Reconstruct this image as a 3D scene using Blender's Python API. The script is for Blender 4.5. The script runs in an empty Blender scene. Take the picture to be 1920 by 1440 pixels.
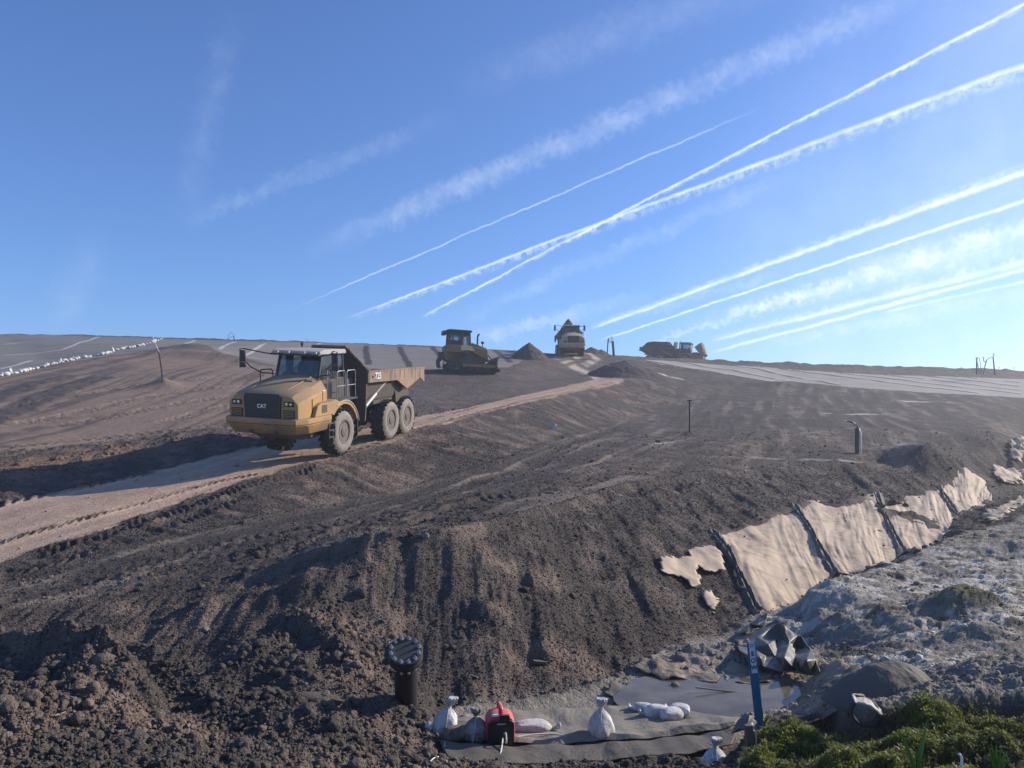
import bpy, math, random
import numpy as np
from mathutils import Vector, Matrix
from mathutils.geometry import delaunay_2d_cdt
R = math.radians
SC = bpy.context.scene
COL = SC.collection
random.seed(7)

# ------------------------------------------------------------ camera
F = 1442.0      # focal length in pixels of a 1920 px wide frame
HZ = 820.0      # row of eye level in that frame
cd = bpy.data.cameras.new("camera")
cd.sensor_fit = 'HORIZONTAL'; cd.sensor_width = 36.0
cd.lens = 36.0 * F / 1920.0
cd.shift_y = (HZ - 720.0) / 1920.0
cd.clip_start = 0.1; cd.clip_end = 8000
cam = bpy.data.objects.new("camera", cd); COL.objects.link(cam)
cam.location = (0, 0, 0); cam.rotation_euler = (R(90), 0, 0)
SC.camera = cam

# ------------------------------------------------------------ light and sky
HAZE = 0.0014
SUN_EL, SUN_AZ = 26.0, 68.0        # azimuth clockwise from the viewing direction (+Y)
sl = bpy.data.lights.new("sun", 'SUN'); sl.energy = 5.0; sl.angle = R(0.5); sl.color = (1.0, 0.90, 0.77)
sun = bpy.data.objects.new("sun", sl); COL.objects.link(sun)
sd = Vector((math.sin(R(SUN_AZ))*math.cos(R(SUN_EL)), math.cos(R(SUN_AZ))*math.cos(R(SUN_EL)), math.sin(R(SUN_EL))))
sun.rotation_euler = (-sd).to_track_quat('-Z', 'Y').to_euler()
SC.view_settings.view_transform = 'Standard'; SC.view_settings.look = 'None'
SC.view_settings.exposure = 0.26; SC.view_settings.gamma = 1.0

def pdir(px, py):
    return Vector(((px-960)/F, 1.0, (HZ-py)/F)).normalized()

class NT:
    """small helper to wire nodes"""
    def __init__(s, tree): s.t = tree; tree.nodes.clear()
    def n(s, typ, ins=None, **props):
        nd = s.t.nodes.new(typ)
        for k, v in props.items(): setattr(nd, k, v)
        for k, v in (ins or {}).items():
            if isinstance(v, bpy.types.NodeSocket): s.t.links.new(v, nd.inputs[k])
            else: nd.inputs[k].default_value = v
        return nd
    def m(s, op, a, b=None, c=None, clamp=False):
        nd = s.n('ShaderNodeMath', operation=op, use_clamp=clamp)
        for i, v in enumerate((a, b, c)):
            if v is None: continue
            if isinstance(v, bpy.types.NodeSocket): s.t.links.new(v, nd.inputs[i])
            else: nd.inputs[i].default_value = v
        return nd.outputs[0]
    def ramp(s, fac, stops, interp='LINEAR'):
        nd = s.n('ShaderNodeValToRGB', {0: fac}); cr = nd.color_ramp; cr.interpolation = interp
        while len(cr.elements) < len(stops): cr.elements.new(0.5)
        for e, (p, c) in zip(cr.elements, stops):
            e.position = p; e.color = c if len(c) == 4 else (*c, 1)
        return nd.outputs[0]
    def mr(s, v, a, b, c=0.0, d=1.0, smooth=False):
        nd = s.n('ShaderNodeMapRange', {0: v, 1: a, 2: b, 3: c, 4: d}, clamp=True)
        if smooth: nd.interpolation_type = 'SMOOTHSTEP'
        return nd.outputs[0]
    def mix(s, fac, a, b, blend='MIX'):
        nd = s.n('ShaderNodeMix', data_type='RGBA', blend_type=blend)
        for k, v in ((0, fac), (6, a), (7, b)):
            if isinstance(v, bpy.types.NodeSocket): s.t.links.new(v, nd.inputs[k])
            else: nd.inputs[k].default_value = v if k == 0 or len(v) == 4 else (*v, 1)
        return nd.outputs[2]

W = bpy.data.worlds.new("World"); SC.world = W; W.use_nodes = True
T = NT(W.node_tree)
sky = T.n('ShaderNodeTexSky', sky_type='NISHITA', sun_disc=False, sun_elevation=R(SUN_EL), sun_rotation=R(SUN_AZ),
          altitude=0.0, air_density=1.0, dust_density=0.15, ozone_density=4.0)
tc = T.n('ShaderNodeTexCoord')
DIR = tc.outputs['Generated']
def dot(v):
    return T.n('ShaderNodeVectorMath', {0: DIR, 1: v}, operation='DOT_PRODUCT').outputs['Value']
wn = T.n('ShaderNodeTexNoise', {'Vector': DIR, 'Scale': 22.0, 'Detail': 3.0}).outputs['Fac']
wn = T.m('SUBTRACT', wn, 0.5)
fine = T.n('ShaderNodeTexNoise', {'Vector': DIR, 'Scale': 130.0, 'Detail': 4.0, 'Roughness': 0.6}).outputs['Fac']
big = T.n('ShaderNodeTexNoise', {'Vector': DIR, 'Scale': 7.0, 'Detail': 5.0, 'Roughness': 0.6}).outputs['Fac']
mid = T.n('ShaderNodeTexNoise', {'Vector': DIR, 'Scale': 40.0, 'Detail': 5.0, 'Roughness': 0.6}).outputs['Fac']
total = None
# contrails lie on great circles: (x0,y0,x1,y1, width at 0, width at 1 (px), strength, fade in, fade out, diffuse, frayed side)
TRAILS = [
 (790, 594, 1920, 8,   5, 7,  .85, .02, 0, 0, .6),
 (640, 600, 1920, 122, 5, 11, .85, .10, 0, 0, 1.6),
 (540, 583, 1430, 200, 3, 4,  .45, .15, .15, 0, 0),
 (560, 480, 1760, -30, 34, 40, .27, .2, .12, 1, 0),
 (1105, 617, 1920, 323, 7, 12, .95, .03, 0, 0, -.8),
 (1120, 640, 1920, 376, 4, 7, .80, .05, 0, 0, 0),
 (1220, 642, 1920, 425, 8, 34, .50, .05, 0, 1, 0),
 (1330, 640, 1920, 492, 7, 15, .75, .08, 0, 0, -.8),
 (1330, 662, 1920, 505, 6, 8, .75, .06, 0, 0, 0),
 (1650, 587, 1930, 526, 5, 6, .40, .12, 0, 0, 0),
 (860, 600, 1500, 318, 24, 24, .17, .12, .15, 1, 0),
 (860, 650, 1230, 545, 20, 20, .22, .2, .25, 1, 0),
 (1130, 600, 1480, 510, 22, 10, .20, .2, .2, 1, 0),
 (330, 420, 860, 215, 26, 30, .13, .15, .3, 1, 0),
 (340, 420, 440, 10, 42, 38, .08, .2, .2, 1, 0),
 (100, 640, 190, 420, 60, 50, .08, .3, .4, 1, 0),
 (840, 170, 1500, -60, 50, 60, .12, .3, .1, 1, 0),
 (800, 640, 1130, 590, 24, 20, .15, .2, .2, 1, 0),
 (1280, 612, 1930, 452, 22, 44, .34, .2, 0, 1, 0),
 (1420, 650, 1930, 548, 16, 34, .24, .2, 0, 1, 0),
 (1500, 520, 1930, 425, 14, 26, .22, .3, 0, 1, 0),
]
for (x0, y0, x1, y1, w0, w1, st, fi, fo, dif, fray) in TRAILS:
    a, b = pdir(x0, y0), pdir(x1, y1)
    nrm = a.cross(b).normalized()
    if nrm.z < 0: nrm = -nrm
    e = nrm.cross(a).normalized()
    if e.dot(b) < 0: e = -e
    tmax = math.atan2(b.dot(e), b.dot(a))
    t = T.m('DIVIDE', T.m('ARCTAN2', dot(e), dot(a)), tmax)
    amp = 0.0045 if not dif else 0.02
    dd = T.m('ADD', dot(nrm), T.m('MULTIPLY', wn, amp))
    dd = T.m('ADD', dd, T.m('MULTIPLY', T.m('SUBTRACT', fine, .5), 0.003 if not dif else .03))
    # t near the right is nearer the edge of the frame, so px -> angle shrinks; fair enough at 1/F
    wd = T.m('MULTIPLY', T.mr(t, 0, 1, w0, w1), .48/F)
    ab = T.m('DIVIDE', T.m('ABSOLUTE', dd), wd)
    if fray:
        # softer lower edge, torn into small curls by the wind
        side = T.m('MULTIPLY', dd, -1.0 if fray > 0 else 1.0)
        cur = T.mr(T.m('DIVIDE', side, wd), 0.0, 1.0 + 2.2*abs(fray), 1.0, 0.0)
        cur = T.m('MULTIPLY', cur, T.mr(side, -0.0005, 0.0005))
        cur = T.m('MULTIPLY', cur, T.mr(fine, .40, .60, 0.0, 0.75))
        core = T.m('MULTIPLY', T.mr(ab, .0, 1.35, 1, 0, smooth=True), T.mr(fine, .3, .6, .70, 1.0))
        prof = T.m('MAXIMUM', core, cur)
    elif dif:
        prof = T.m('MULTIPLY', T.mr(ab, 0, 1.7, 1, 0, smooth=True), T.mr(mid, .15, .75, .25, 1))
    else:
        prof = T.mr(ab, .0, 1.5, 1, 0, smooth=True)
    g = T.mr(t, 0, max(fi, .005)) if fi else T.mr(t, -.05, 0)
    if fo: g = T.m('MULTIPLY', g, T.mr(t, 1-fo, 1, 1, 0))
    k = T.m('MULTIPLY', T.m('MULTIPLY', prof, g), st*.74)
    k = T.m('MULTIPLY', k, T.mr(mid, .3, .65, .50, 1.0))
    k = T.m('MULTIPLY', k, T.mr(dot(a), -.02, .1))
    total = k if total is None else T.m('SUBTRACT', T.m('ADD', total, k), T.m('MULTIPLY', total, k))
# thin high veil, thickest low on the right
veil = T.m('MULTIPLY', T.mr(big, .30, .75, .06, .34), T.mr(dot(Vector((0.72, .69, .02)).normalized()), .80, 1.0))
total = T.m('ADD', total, veil, clamp=True)
SKYS = 0.106
skyc = T.mix(1.0, sky.outputs[0], (0.86, 1.04, 1.40), 'MULTIPLY')
white = (10.5, 11.2, 12.0, 1)
out = T.mix(total, skyc, white)
bg = T.n('ShaderNodeBackground', {'Color': out, 'Strength': SKYS})
T.n('ShaderNodeOutputWorld', {'Surface': bg.outputs[0]})

# ------------------------------------------------------------ object helpers
def tag(o, label=None, cat=None, group=None, kind=None):
    if label: o['label'] = label
    if cat: o['category'] = cat
    if group: o['group'] = group
    if kind: o['kind'] = kind
    return o
def empty(name, loc=(0, 0, 0), rot=(0, 0, 0), **kw):
    o = bpy.data.objects.new(name, None); COL.objects.link(o)
    o.location = loc; o.rotation_euler = rot; o.empty_display_size = .2
    return tag(o, **kw)
def rotm(rx=0, ry=0, rz=0):
    return Matrix.Rotation(rz, 3, 'Z') @ Matrix.Rotation(ry, 3, 'Y') @ Matrix.Rotation(rx, 3, 'X')
class MB:
    def __init__(s): s.v = []; s.f = []
    def add(s, vs, fs):
        k = len(s.v); s.v += [tuple(v) for v in vs]; s.f += [tuple(i+k for i in f) for f in fs]; return s
    def box(s, c, d, rot=None):
        hx, hy, hz = d[0]/2, d[1]/2, d[2]/2
        vs = [Vector((x*hx, y*hy, z*hz)) for x in (-1, 1) for y in (-1, 1) for z in (-1, 1)]
        if rot is not None: vs = [rot @ v for v in vs]
        vs = [v + Vector(c) for v in vs]
        return s.add(vs, [(0,1,3,2),(4,6,7,5),(0,4,5,1),(2,3,7,6),(0,2,6,4),(1,5,7,3)])
    def prism(s, poly, lo, hi, axis='y', lo_s=1.0):
        """poly: 2-D outline; axis y -> (x,z) outline swept lo..hi in y; z -> (x,y); x -> (y,z)"""
        def P(a, b, t):
            return {'y': (a, t, b), 'z': (a, b, t), 'x': (t, a, b)}[axis]
        n = len(poly)
        vs = [P(a, b, lo) for a, b in poly] + [P(a, b, hi) for a, b in poly]
        ar = sum(poly[i][0]*poly[(i+1) % n][1] - poly[(i+1) % n][0]*poly[i][1] for i in range(n))
        fs = [tuple(range(n))[::-1], tuple(range(n, 2*n))] + [(i, (i+1) % n, n+(i+1) % n, n+i) for i in range(n)]
        if (ar < 0) ^ (axis == 'y'): fs = [f[::-1] for f in fs]
        return s.add(vs, fs)
    def loft(s, rings, cap=True, closed=True):
        n = len(rings[0]); vs = [p for r in rings for p in r]; fs = []
        for i in range(len(rings)-1):
            for j in range(n if closed else n-1):
                a, b = i*n+j, i*n+(j+1) % n
                fs.append((a, b, b+n, a+n))
        if cap: fs += [tuple(range(n))[::-1], tuple(range((len(rings)-1)*n, len(rings)*n))]
        return s.add(vs, fs)
    def tube(s, pts, r, n=8, cap=True):
        pts = [Vector(p) for p in pts]; rs = r if isinstance(r, (list, tuple)) else [r]*len(pts)
        rings = []; up = None
        for i, p in enumerate(pts):
            d = (pts[min(i+1, len(pts)-1)] - pts[max(i-1, 0)]).normalized()
            if up is None:
                up = Vector((0, 0, 1)) if abs(d.z) < .9 else Vector((1, 0, 0))
            a = d.cross(up).normalized(); up = a.cross(d).normalized()
            rings.append([p + (a*math.cos(2*math.pi*k/n) + up*math.sin(2*math.pi*k/n))*rs[i] for k in range(n)])
        return s.loft(rings, cap)
    def cyl(s, c, r, h, axis='z', n=20, r2=None):
        c = Vector(c); d = {'x': Vector((1,0,0)), 'y': Vector((0,1,0)), 'z': Vector((0,0,1))}[axis]
        return s.tube([c-d*h/2, c+d*h/2], [r, r if r2 is None else r2], n)
    def lathe(s, prof, axis='y', c=(0,0,0), n=32, wob=0.0):
        """prof: list of (r, t)"""
        rings = []
        for r, t in prof:
            ring = []
            for k in range(n):
                a = 2*math.pi*k/n; x, z = r*math.cos(a), r*math.sin(a)
                p = {'y': (x, t, z), 'z': (x, z, t), 'x': (t, x, z)}[axis]
                ring.append((p[0]+c[0], p[1]+c[1], p[2]+c[2]))
            rings.append(ring)
        return s.loft(rings, cap=True)
    def ico(s, c, r, sub=1, jit=.25, sq=(1, 1, 1), rnd=random):
        vs, fs = ICO[sub]
        q = rotm(rnd.random()*6, rnd.random()*6, rnd.random()*6)
        o = []
        for v in vs:
            w = q @ (v*(1+rnd.uniform(-jit, jit)))
            o.append((c[0]+w.x*r*sq[0], c[1]+w.y*r*sq[1], c[2]+w.z*r*sq[2]))
        return s.add(o, fs)
    def build(s, name, mat=None, parent=None, smooth=30, bevel=0, solid=0, recalc=True, sub=0):
        me = bpy.data.meshes.new(name); me.from_pydata(s.v, [], s.f); me.validate()
        if recalc:
            import bmesh
            bm = bmesh.new(); bm.from_mesh(me); bmesh.ops.recalc_face_normals(bm, faces=bm.faces); bm.to_mesh(me); bm.free()
        if smooth:
            me.polygons.foreach_set('use_smooth', [True]*len(me.polygons))
            me.set_sharp_from_angle(angle=R(smooth))
        o = bpy.data.objects.new(name, me); COL.objects.link(o)
        if mat: me.materials.append(mat)
        if parent: o.parent = parent
        if solid:
            m = o.modifiers.new('solid', 'SOLIDIFY'); m.thickness = solid; m.offset = 0
        if bevel:
            m = o.modifiers.new('bevel', 'BEVEL'); m.width = bevel; m.segments = 2; m.limit_method = 'ANGLE'; m.angle_limit = R(35)
        if sub:
            m = o.modifiers.new('sub', 'SUBSURF'); m.levels = sub; m.render_levels = sub
        return o
def _ico():
    import bmesh
    out = {}
    for k in (1, 2, 3):
        bm = bmesh.new(); bmesh.ops.create_icosphere(bm, subdivisions=k, radius=1)
        bm.verts.ensure_lookup_table()
        out[k] = ([v.co.copy() for v in bm.verts], [tuple(v.index for v in f.verts) for f in bm.faces]); bm.free()
    return out
ICO = _ico()

# ------------------------------------------------------------ numpy noise
def _h(ix, iy, seed):
    h = (ix.astype(np.int64)*374761393 + iy.astype(np.int64)*668265263 + seed*974634777) & 0xffffffff
    h = ((h ^ (h >> 13))*1274126177) & 0xffffffff
    h = ((h ^ (h >> 16))*2246822519) & 0xffffffff
    return ((h ^ (h >> 15)) & 0xffffff)/float(0xffffff)
def vn(x, y, seed=0):
    ix = np.floor(x); iy = np.floor(y); fx = x-ix; fy = y-iy
    fx = fx*fx*fx*(fx*(fx*6-15)+10); fy = fy*fy*fy*(fy*(fy*6-15)+10)
    a = _h(ix, iy, seed); b = _h(ix+1, iy, seed); c = _h(ix, iy+1, seed); d = _h(ix+1, iy+1, seed)
    return (a*(1-fx)+b*fx)*(1-fy) + (c*(1-fx)+d*fx)*fy - .5
def fbm(x, y, seed=0, o=4, g=.5):
    s = 0; a = 1; n = 0
    for k in range(o):
        s = s + a*vn(x*2**k+k*17.3, y*2**k-k*9.1, seed+k); n += a; a *= g
    return s/n
def worley(x, y, seed=0):
    ix = np.floor(x); iy = np.floor(y); f1 = np.full(x.shape, 9.0); idr = np.zeros(x.shape)
    for dx in (-1, 0, 1):
        for dy in (-1, 0, 1):
            cx, cy = ix+dx, iy+dy
            r = _h(cx, cy, seed+5)
            d = (cx+.1+.8*_h(cx, cy, seed)-x)**2 + (cy+.1+.8*_h(cx, cy, seed+1)-y)**2
            m = d < f1; f1 = np.where(m, d, f1); idr = np.where(m, r, idr)
    return np.sqrt(f1), idr
def lumps(x, y, seed=0):
    """rounded clods of varied size, 0..1"""
    f, r = worley(x, y, seed)
    rad = .35+.45*r
    return np.sqrt(np.clip(1-(f/rad)**2, 0, 1))*(.35+.65*r)*(r > .25)
def sstep(a, b, x):
    t = np.clip((x-a)/(b-a), 0, 1); return t*t*(3-2*t)
# ============================================================ TERRAIN
# Breaklines of the real ground: (column, row, distance) fixes a point in space; the level there follows.
def G(px, py, Y): return ((px-960)/F, Y, (HZ-py)/F*Y)
def Z(px, Y, z): return ((px-960)/F, Y, z)
XL, XR = -760, 2680
LINES = [
 # under and beside the viewer
 [Z(XL,1.5,-1.6), Z(960,1.5,-1.6), Z(XR,1.5,-1.6)],
 [Z(XL,3.5,-1.75), Z(0,3.5,-1.9), Z(480,3.5,-1.9), Z(900,3.8,-1.9), Z(1300,3.6,-1.75), Z(1700,3.2,-1.6), Z(XR,3.0,-1.6)],
 [Z(XL,5.5,-2.2), G(0,1440,5.5), G(480,1440,5.8), G(800,1440,6.8), G(1100,1440,7.1), G(1340,1440,6.9), G(1385,1440,5.7), G(1440,1440,5.2), G(1600,1440,4.6), G(1900,1440,4.2), Z(XR,3.9,-1.75)],
 # low ground by the mat
 [G(830,1412,7.45), G(1100,1418,7.48), G(1330,1400,7.6), G(1395,1372,7.9), G(1440,1322,8.9), G(1500,1292,9.4), G(1535,1262,10.1), G(1545,1212,11.2), G(1492,1152,13.3)],
 # grass bank rim and the ground behind it
 [G(1440,1347,6.6), G(1530,1335,6.6), G(1650,1330,6.5), G(1780,1305,6.5), G(1920,1290,6.5), Z(XR,6.3,-2.0)],
 [Z(1470,7.9,-3.0), Z(1560,7.8,-2.85), G(1650,1300,7.6), G(1780,1278,7.5), G(1920,1255,7.6), Z(XR,7.4,-2.2)],
 [G(1570,1242,9.5), G(1700,1205,9.7), G(1900,1205,9.2), Z(XR,9,-2.25)],
 [G(1570,1180,11.6), G(1700,1166,11.1), G(1900,1165,11.0), Z(XR,11,-2.3)],
 # near shoulder of the ditch
 [G(1484,1141,13.2), G(1510,1116,13.0), G(1545,1089,13.3), G(1600,1078,14.0), G(1700,1054,16.0), G(1755,1020,18.5), G(1800,1000,20.5), G(1870,985,22), G(1925,968,24), Z(XR,27,-2.2)],
 # foot of the lower bank
 [G(800,1372,7.9), G(830,1335,8.7), G(1000,1318,9.1), G(1150,1275,10), G(1250,1215,11.4), G(1400,1162,13.0), G(1421,1151,13.5), G(1480,1141,14.1), G(1572,1083,16.5), G(1718,1042,19.5), G(1797,970,26), G(1862,942,30), G(1925,918,35), Z(XR,60,-1.5)],
 # spoil heap, lower left
 [Z(XL,8.4,-2.5), G(0,1215,8.8), G(110,1205,8.6), G(230,1228,8.3), G(290,1278,7.9)],
 [Z(XL,9.6,-2.62), Z(0,9.8,-2.62), Z(110,9.6,-2.62), Z(230,9.2,-2.66), G(330,1325,7.75), G(410,1300,8.0)],
 [G(200,1400,6.4), G(380,1392,6.6), G(500,1385,6.8), G(650,1385,7.0), G(770,1400,7.45)],
 [G(425,1275,8.2), G(480,1285,8.1), G(545,1290,8.0), G(620,1300,7.95), G(700,1345,7.9)],
 [G(560,1160,9.5), G(575,1205,9.1), G(640,1255,8.7), G(700,1300,8.4), G(765,1345,8.2)],
 # rim of the bench
 [Z(XL,10.5,-2.55), G(0,1145,10.9), G(200,1130,11), G(350,1108,11.4), G(480,1080,11.8), G(600,1040,11.6), G(700,1015,11.4), G(830,1000,11.56), G(1000,962,15), G(1180,908,22), G(1330,885,27), G(1516,876,30), G(1640,873,31), G(1760,866,34), G(1860,845,40), G(1925,828,45), Z(XR,62,1.2)],
 # bench floor
 [G(350,1060,13.2), G(600,1003,14.6), G(830,945,17.5), G(1000,900,22), G(1200,860,30), G(1400,830,36), G(1607,850,33.3)],
 [G(1100,830,36), G(1293,812,45), G(1500,792,50), G(1700,800,47), G(1850,805,46)],
 [G(1400,762,62), G(1650,758,63), G(1920,765,62), Z(XR,75,2.0)],
 # foot of the upper bank
 [Z(XL,13.6,-2.75), G(0,1085,14.0), G(200,1032,15.4), G(350,1003,17), G(480,975,19), G(600,955,21.5), G(720,930,25), G(830,895,28), G(940,862,31), G(1060,815,40), G(1200,777,58), G(1290,748,68), G(1330,735,74)],
 # lower edge of the haul road
 [Z(XL,11.9+1.0,-2.68), G(0,1055,14.7), G(200,993,17.2), G(480,897,23.5), G(645,853,27.7), G(800,801,34), G(1000,750,47), G(1165,712,70), G(1215,706,76), G(1300,714,78)],
 # upper edge of the haul road
 [Z(XL,18.5,-2.3), G(0,945,21.8), G(250,890,26.5), G(480,836,31), G(650,808,35), G(780,780,40.5), G(960,744,53), G(1130,708,74)],
 # bank of clods above the road
 [Z(XL,20.5,-1.9), G(0,900,24), G(250,851,29.0), G(370,825,31.5), G(480,808,34), G(600,795,37)],
 [Z(XL,22,-1.4), G(0,868,25.5), G(250,838,30.2), G(430,806,34.5)],
 [Z(XL,24,-.9), G(0,845,27.5), G(200,826,31.5), G(430,793,36.5), G(650,768,42), G(800,744,49), G(960,721,60), G(1080,705,75)],
 [G(0,780,36), G(200,745,42), G(430,735,46), G(650,730,52)],
 # lower edge of the sheeting along the crest
 [Z(XL,42,3.4), G(0,708,50), G(100,684,57), G(200,668,62), G(300,657,67), G(345,653,69), G(425,673,66), G(520,685,64), G(650,690,64), G(800,694,66), G(900,691,68), G(960,689,71), G(1000,677,77), G(1065,667,84)],
 # crest
 [Z(XL,92,13.2), G(0,627,92), G(200,630,92), G(430,638,90), G(600,642,88), G(800,649,88), G(960,657,88), G(1035,663,88), G(1100,661,88), G(1200,670,92), G(1330,677,95), G(1500,684,95), G(1700,691,95), G(1920,697,95), Z(XR,95,7.2)],
 [Z(XL,106,14.6), G(0,631,108), G(430,643,106), G(800,654,104), G(1035,668,104), G(1110,672,104), G(1180,684,106), G(1330,692,108), G(1700,697,108), G(1920,703,108), Z(XR,108,7.6)],
 [Z(XL,200,6), Z(960,200,4), Z(XR,200,2)],
 [Z(XL,700,-20), Z(960,700,-20), Z(XR,700,-20)],
 # sheeting on the right
 [G(1200,676,86), G(1330,696,83), G(1460,718,79), G(1600,728,76), G(1750,737,74), G(1920,746,73), Z(XR,70,2.7)],
]
_pv, _pz, _ed = [], [], []
for L in LINES:
    k = len(_pv)
    for (u, Y, z) in L: _pv.append(Vector((u, math.log(Y)))); _pz.append(z)
    _ed += [(k+i, k+i+1) for i in range(len(L)-1)]
ov, oe, of, orv, _, _ = delaunay_2d_cdt(_pv, _ed, [], 0, 1e-5)
_zz = []
for i, o in enumerate(orv):
    if o: _zz.append(sum(_pz[k]/math.exp(_pv[k][1]) for k in o)/len(o)*math.exp(ov[i][1]))
    else:
        d = sorted(((ov[i]-_pv[k]).length, k) for k in range(len(_pv)))[:2]; _zz.append(_pz[d[0][1]])

Q = 1.0        # 1 = full detail of the ground mesh
uc = np.concatenate([np.arange(-1.15, -.70, .005), np.arange(-.70, .70, .00135*Q), np.arange(.70, 1.15, .005)])
lr = np.concatenate([np.arange(math.log(1.5), math.log(4.0), .03), np.arange(math.log(4.0), math.log(112), .0037*Q), np.arange(math.log(112), math.log(690), .05)])
NU, NL = len(uc), len(lr)
UU, LL = np.meshgrid(uc, lr)          # rows: distance
YY = np.exp(LL); XX = UU*YY
BZ = np.full(UU.shape, np.nan)
for tri in of:
    for q in range(1, len(tri)-1):
        ids = (tri[0], tri[q], tri[q+1])
        p = [ov[i] for i in ids]; z = [_zz[i]/math.exp(ov[i][1]) for i in ids]
        x0, x1 = min(a[0] for a in p), max(a[0] for a in p); y0, y1 = min(a[1] for a in p), max(a[1] for a in p)
        i0, i1 = np.searchsorted(uc, x0-1e-6), np.searchsorted(uc, x1+1e-6)
        j0, j1 = np.searchsorted(lr, y0-1e-6), np.searchsorted(lr, y1+1e-6)
        if i1 <= i0 or j1 <= j0: continue
        xx = UU[j0:j1, i0:i1]; yy = LL[j0:j1, i0:i1]
        (ax, ay), (bx, by), (cx, cy) = p
        D = (by-cy)*(ax-cx)+(cx-bx)*(ay-cy)
        if abs(D) < 1e-12: continue
        w0 = ((by-cy)*(xx-cx)+(cx-bx)*(yy-cy))/D; w1 = ((cy-ay)*(xx-cx)+(ax-cx)*(yy-cy))/D; w2 = 1-w0-w1
        m = (w0 > -1e-5) & (w1 > -1e-5) & (w2 > -1e-5)
        BZ[j0:j1, i0:i1][m] = (w0*z[0]+w1*z[1]+w2*z[2])[m]
# z/Y was interpolated (lines of sight stay straight); fill any hole, smooth a little
for j in range(NL):
    r = BZ[j]; b = np.isnan(r)
    if b.all(): BZ[j] = BZ[j-1] if j else -1.0
    elif b.any(): r[b] = np.interp(uc[b], uc[~b], r[~b])
def blur(a, n, ax):
    n = int(round(n/Q))
    if n < 1: return a
    k = np.ones(2*n+1)/(2*n+1)
    pad = [(0, 0), (0, 0)]; pad[ax] = (n, n)
    b = np.pad(a, pad, mode='edge'); c = np.cumsum(b, axis=ax)
    z = np.zeros_like(np.take(c, [0], axis=ax)); c = np.concatenate([z, c], axis=ax)
    L = a.shape[ax]; w = 2*n+1
    return (np.take(c, range(w, w+L), axis=ax)-np.take(c, range(0, L), axis=ax))/w
def blur2(a, n, m): return blur(blur(blur(blur(a, n, 1), m, 0), n, 1), m, 0)
BZ = blur2(BZ, 4, 1)*YY

def _row(u):
    i = int(np.clip(np.searchsorted(uc, u)-1, 0, NU-2)); t = (u-uc[i])/(uc[i+1]-uc[i]); return i, min(max(t, 0), 1)
def zat(x, y, A=None):
    A = BZ if A is None else A
    u = x/y; i, t = _row(u)
    l = math.log(y); j = int(np.clip(np.searchsorted(lr, l)-1, 0, NL-2)); s = (l-lr[j])/(lr[j+1]-lr[j])
    return float((A[j, i]*(1-t)+A[j, i+1]*t)*(1-s)+(A[j+1, i]*(1-t)+A[j+1, i+1]*t)*s)
def zat_np(x, y, A=None):
    A = BZ if A is None else A
    u = x/y; l = np.log(y)
    i = np.clip(np.searchsorted(uc, u)-1, 0, NU-2); t = (u-uc[i])/(uc[i+1]-uc[i])
    j = np.clip(np.searchsorted(lr, l)-1, 0, NL-2); s = (l-lr[j])/(lr[j+1]-lr[j])
    return (A[j, i]*(1-t)+A[j, i+1]*t)*(1-s)+(A[j+1, i]*(1-t)+A[j+1, i+1]*t)*s
def at(px, py, A=None, dz=0.0):
    """where the line of sight through that pixel first meets the ground"""
    A = BZ if A is None else A
    u = (px-960)/F; v = (HZ-py)/F; i, t = _row(u)
    zc = (A[:, i]*(1-t)+A[:, i+1]*t)/np.exp(lr)
    k = np.nonzero((zc >= v) & (lr > math.log(3.6)))[0]
    if len(k) == 0:
        sel = np.where(lr < math.log(104), zc, -9); j = int(np.argmax(sel)); Y = math.exp(lr[j])
        return Vector((u*Y, Y, float(zc[j])*Y+dz))
    j = int(k[0])
    if j > 0 and zc[j-1] < v:
        s = (v-zc[j-1])/(zc[j]-zc[j-1]); l = lr[j-1]+s*(lr[j]-lr[j-1])
    else: l = lr[j]
    Y = math.exp(l); return Vector((u*Y, Y, v*Y+dz))
def pts(pl): return [at(a, b) for a, b in pl]
def inpoly(x, y, poly):
    c = np.zeros(x.shape, bool); n = len(poly)
    for i in range(n):
        x0, y0 = poly[i][0], poly[i][1]; x1, y1 = poly[(i+1) % n][0], poly[(i+1) % n][1]
        if y0 == y1: continue
        m = ((y0 > y) != (y1 > y)) & (x < (x1-x0)*(y-y0)/(y1-y0)+x0); c ^= m
    return c
WX, WY = fbm(XX*1.2, YY*1.2, 91, 4, .6), fbm(XX*1.2, YY*1.2, 95, 4, .6)
def mask(poly, n=2, m=2, warp=0.0, ws=1.0):
    return blur2(inpoly(XX+warp*WX, YY+warp*WY, poly).astype(float), n, m)
def window(poly, pad):
    x0 = min(p[0] for p in poly)-pad; x1 = max(p[0] for p in poly)+pad
    y0 = max(min(p[1] for p in poly)-pad, 1.6); y1 = max(p[1] for p in poly)+pad
    j0, j1 = np.searchsorted(lr, math.log(y0)), np.searchsorted(lr, math.log(y1))
    u0 = min(x0/y0, x0/y1); u1 = max(x1/y0, x1/y1)
    return slice(max(j0-1, 0), j1+1), slice(max(np.searchsorted(uc, u0)-1, 0), np.searchsorted(uc, u1)+1)
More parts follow.
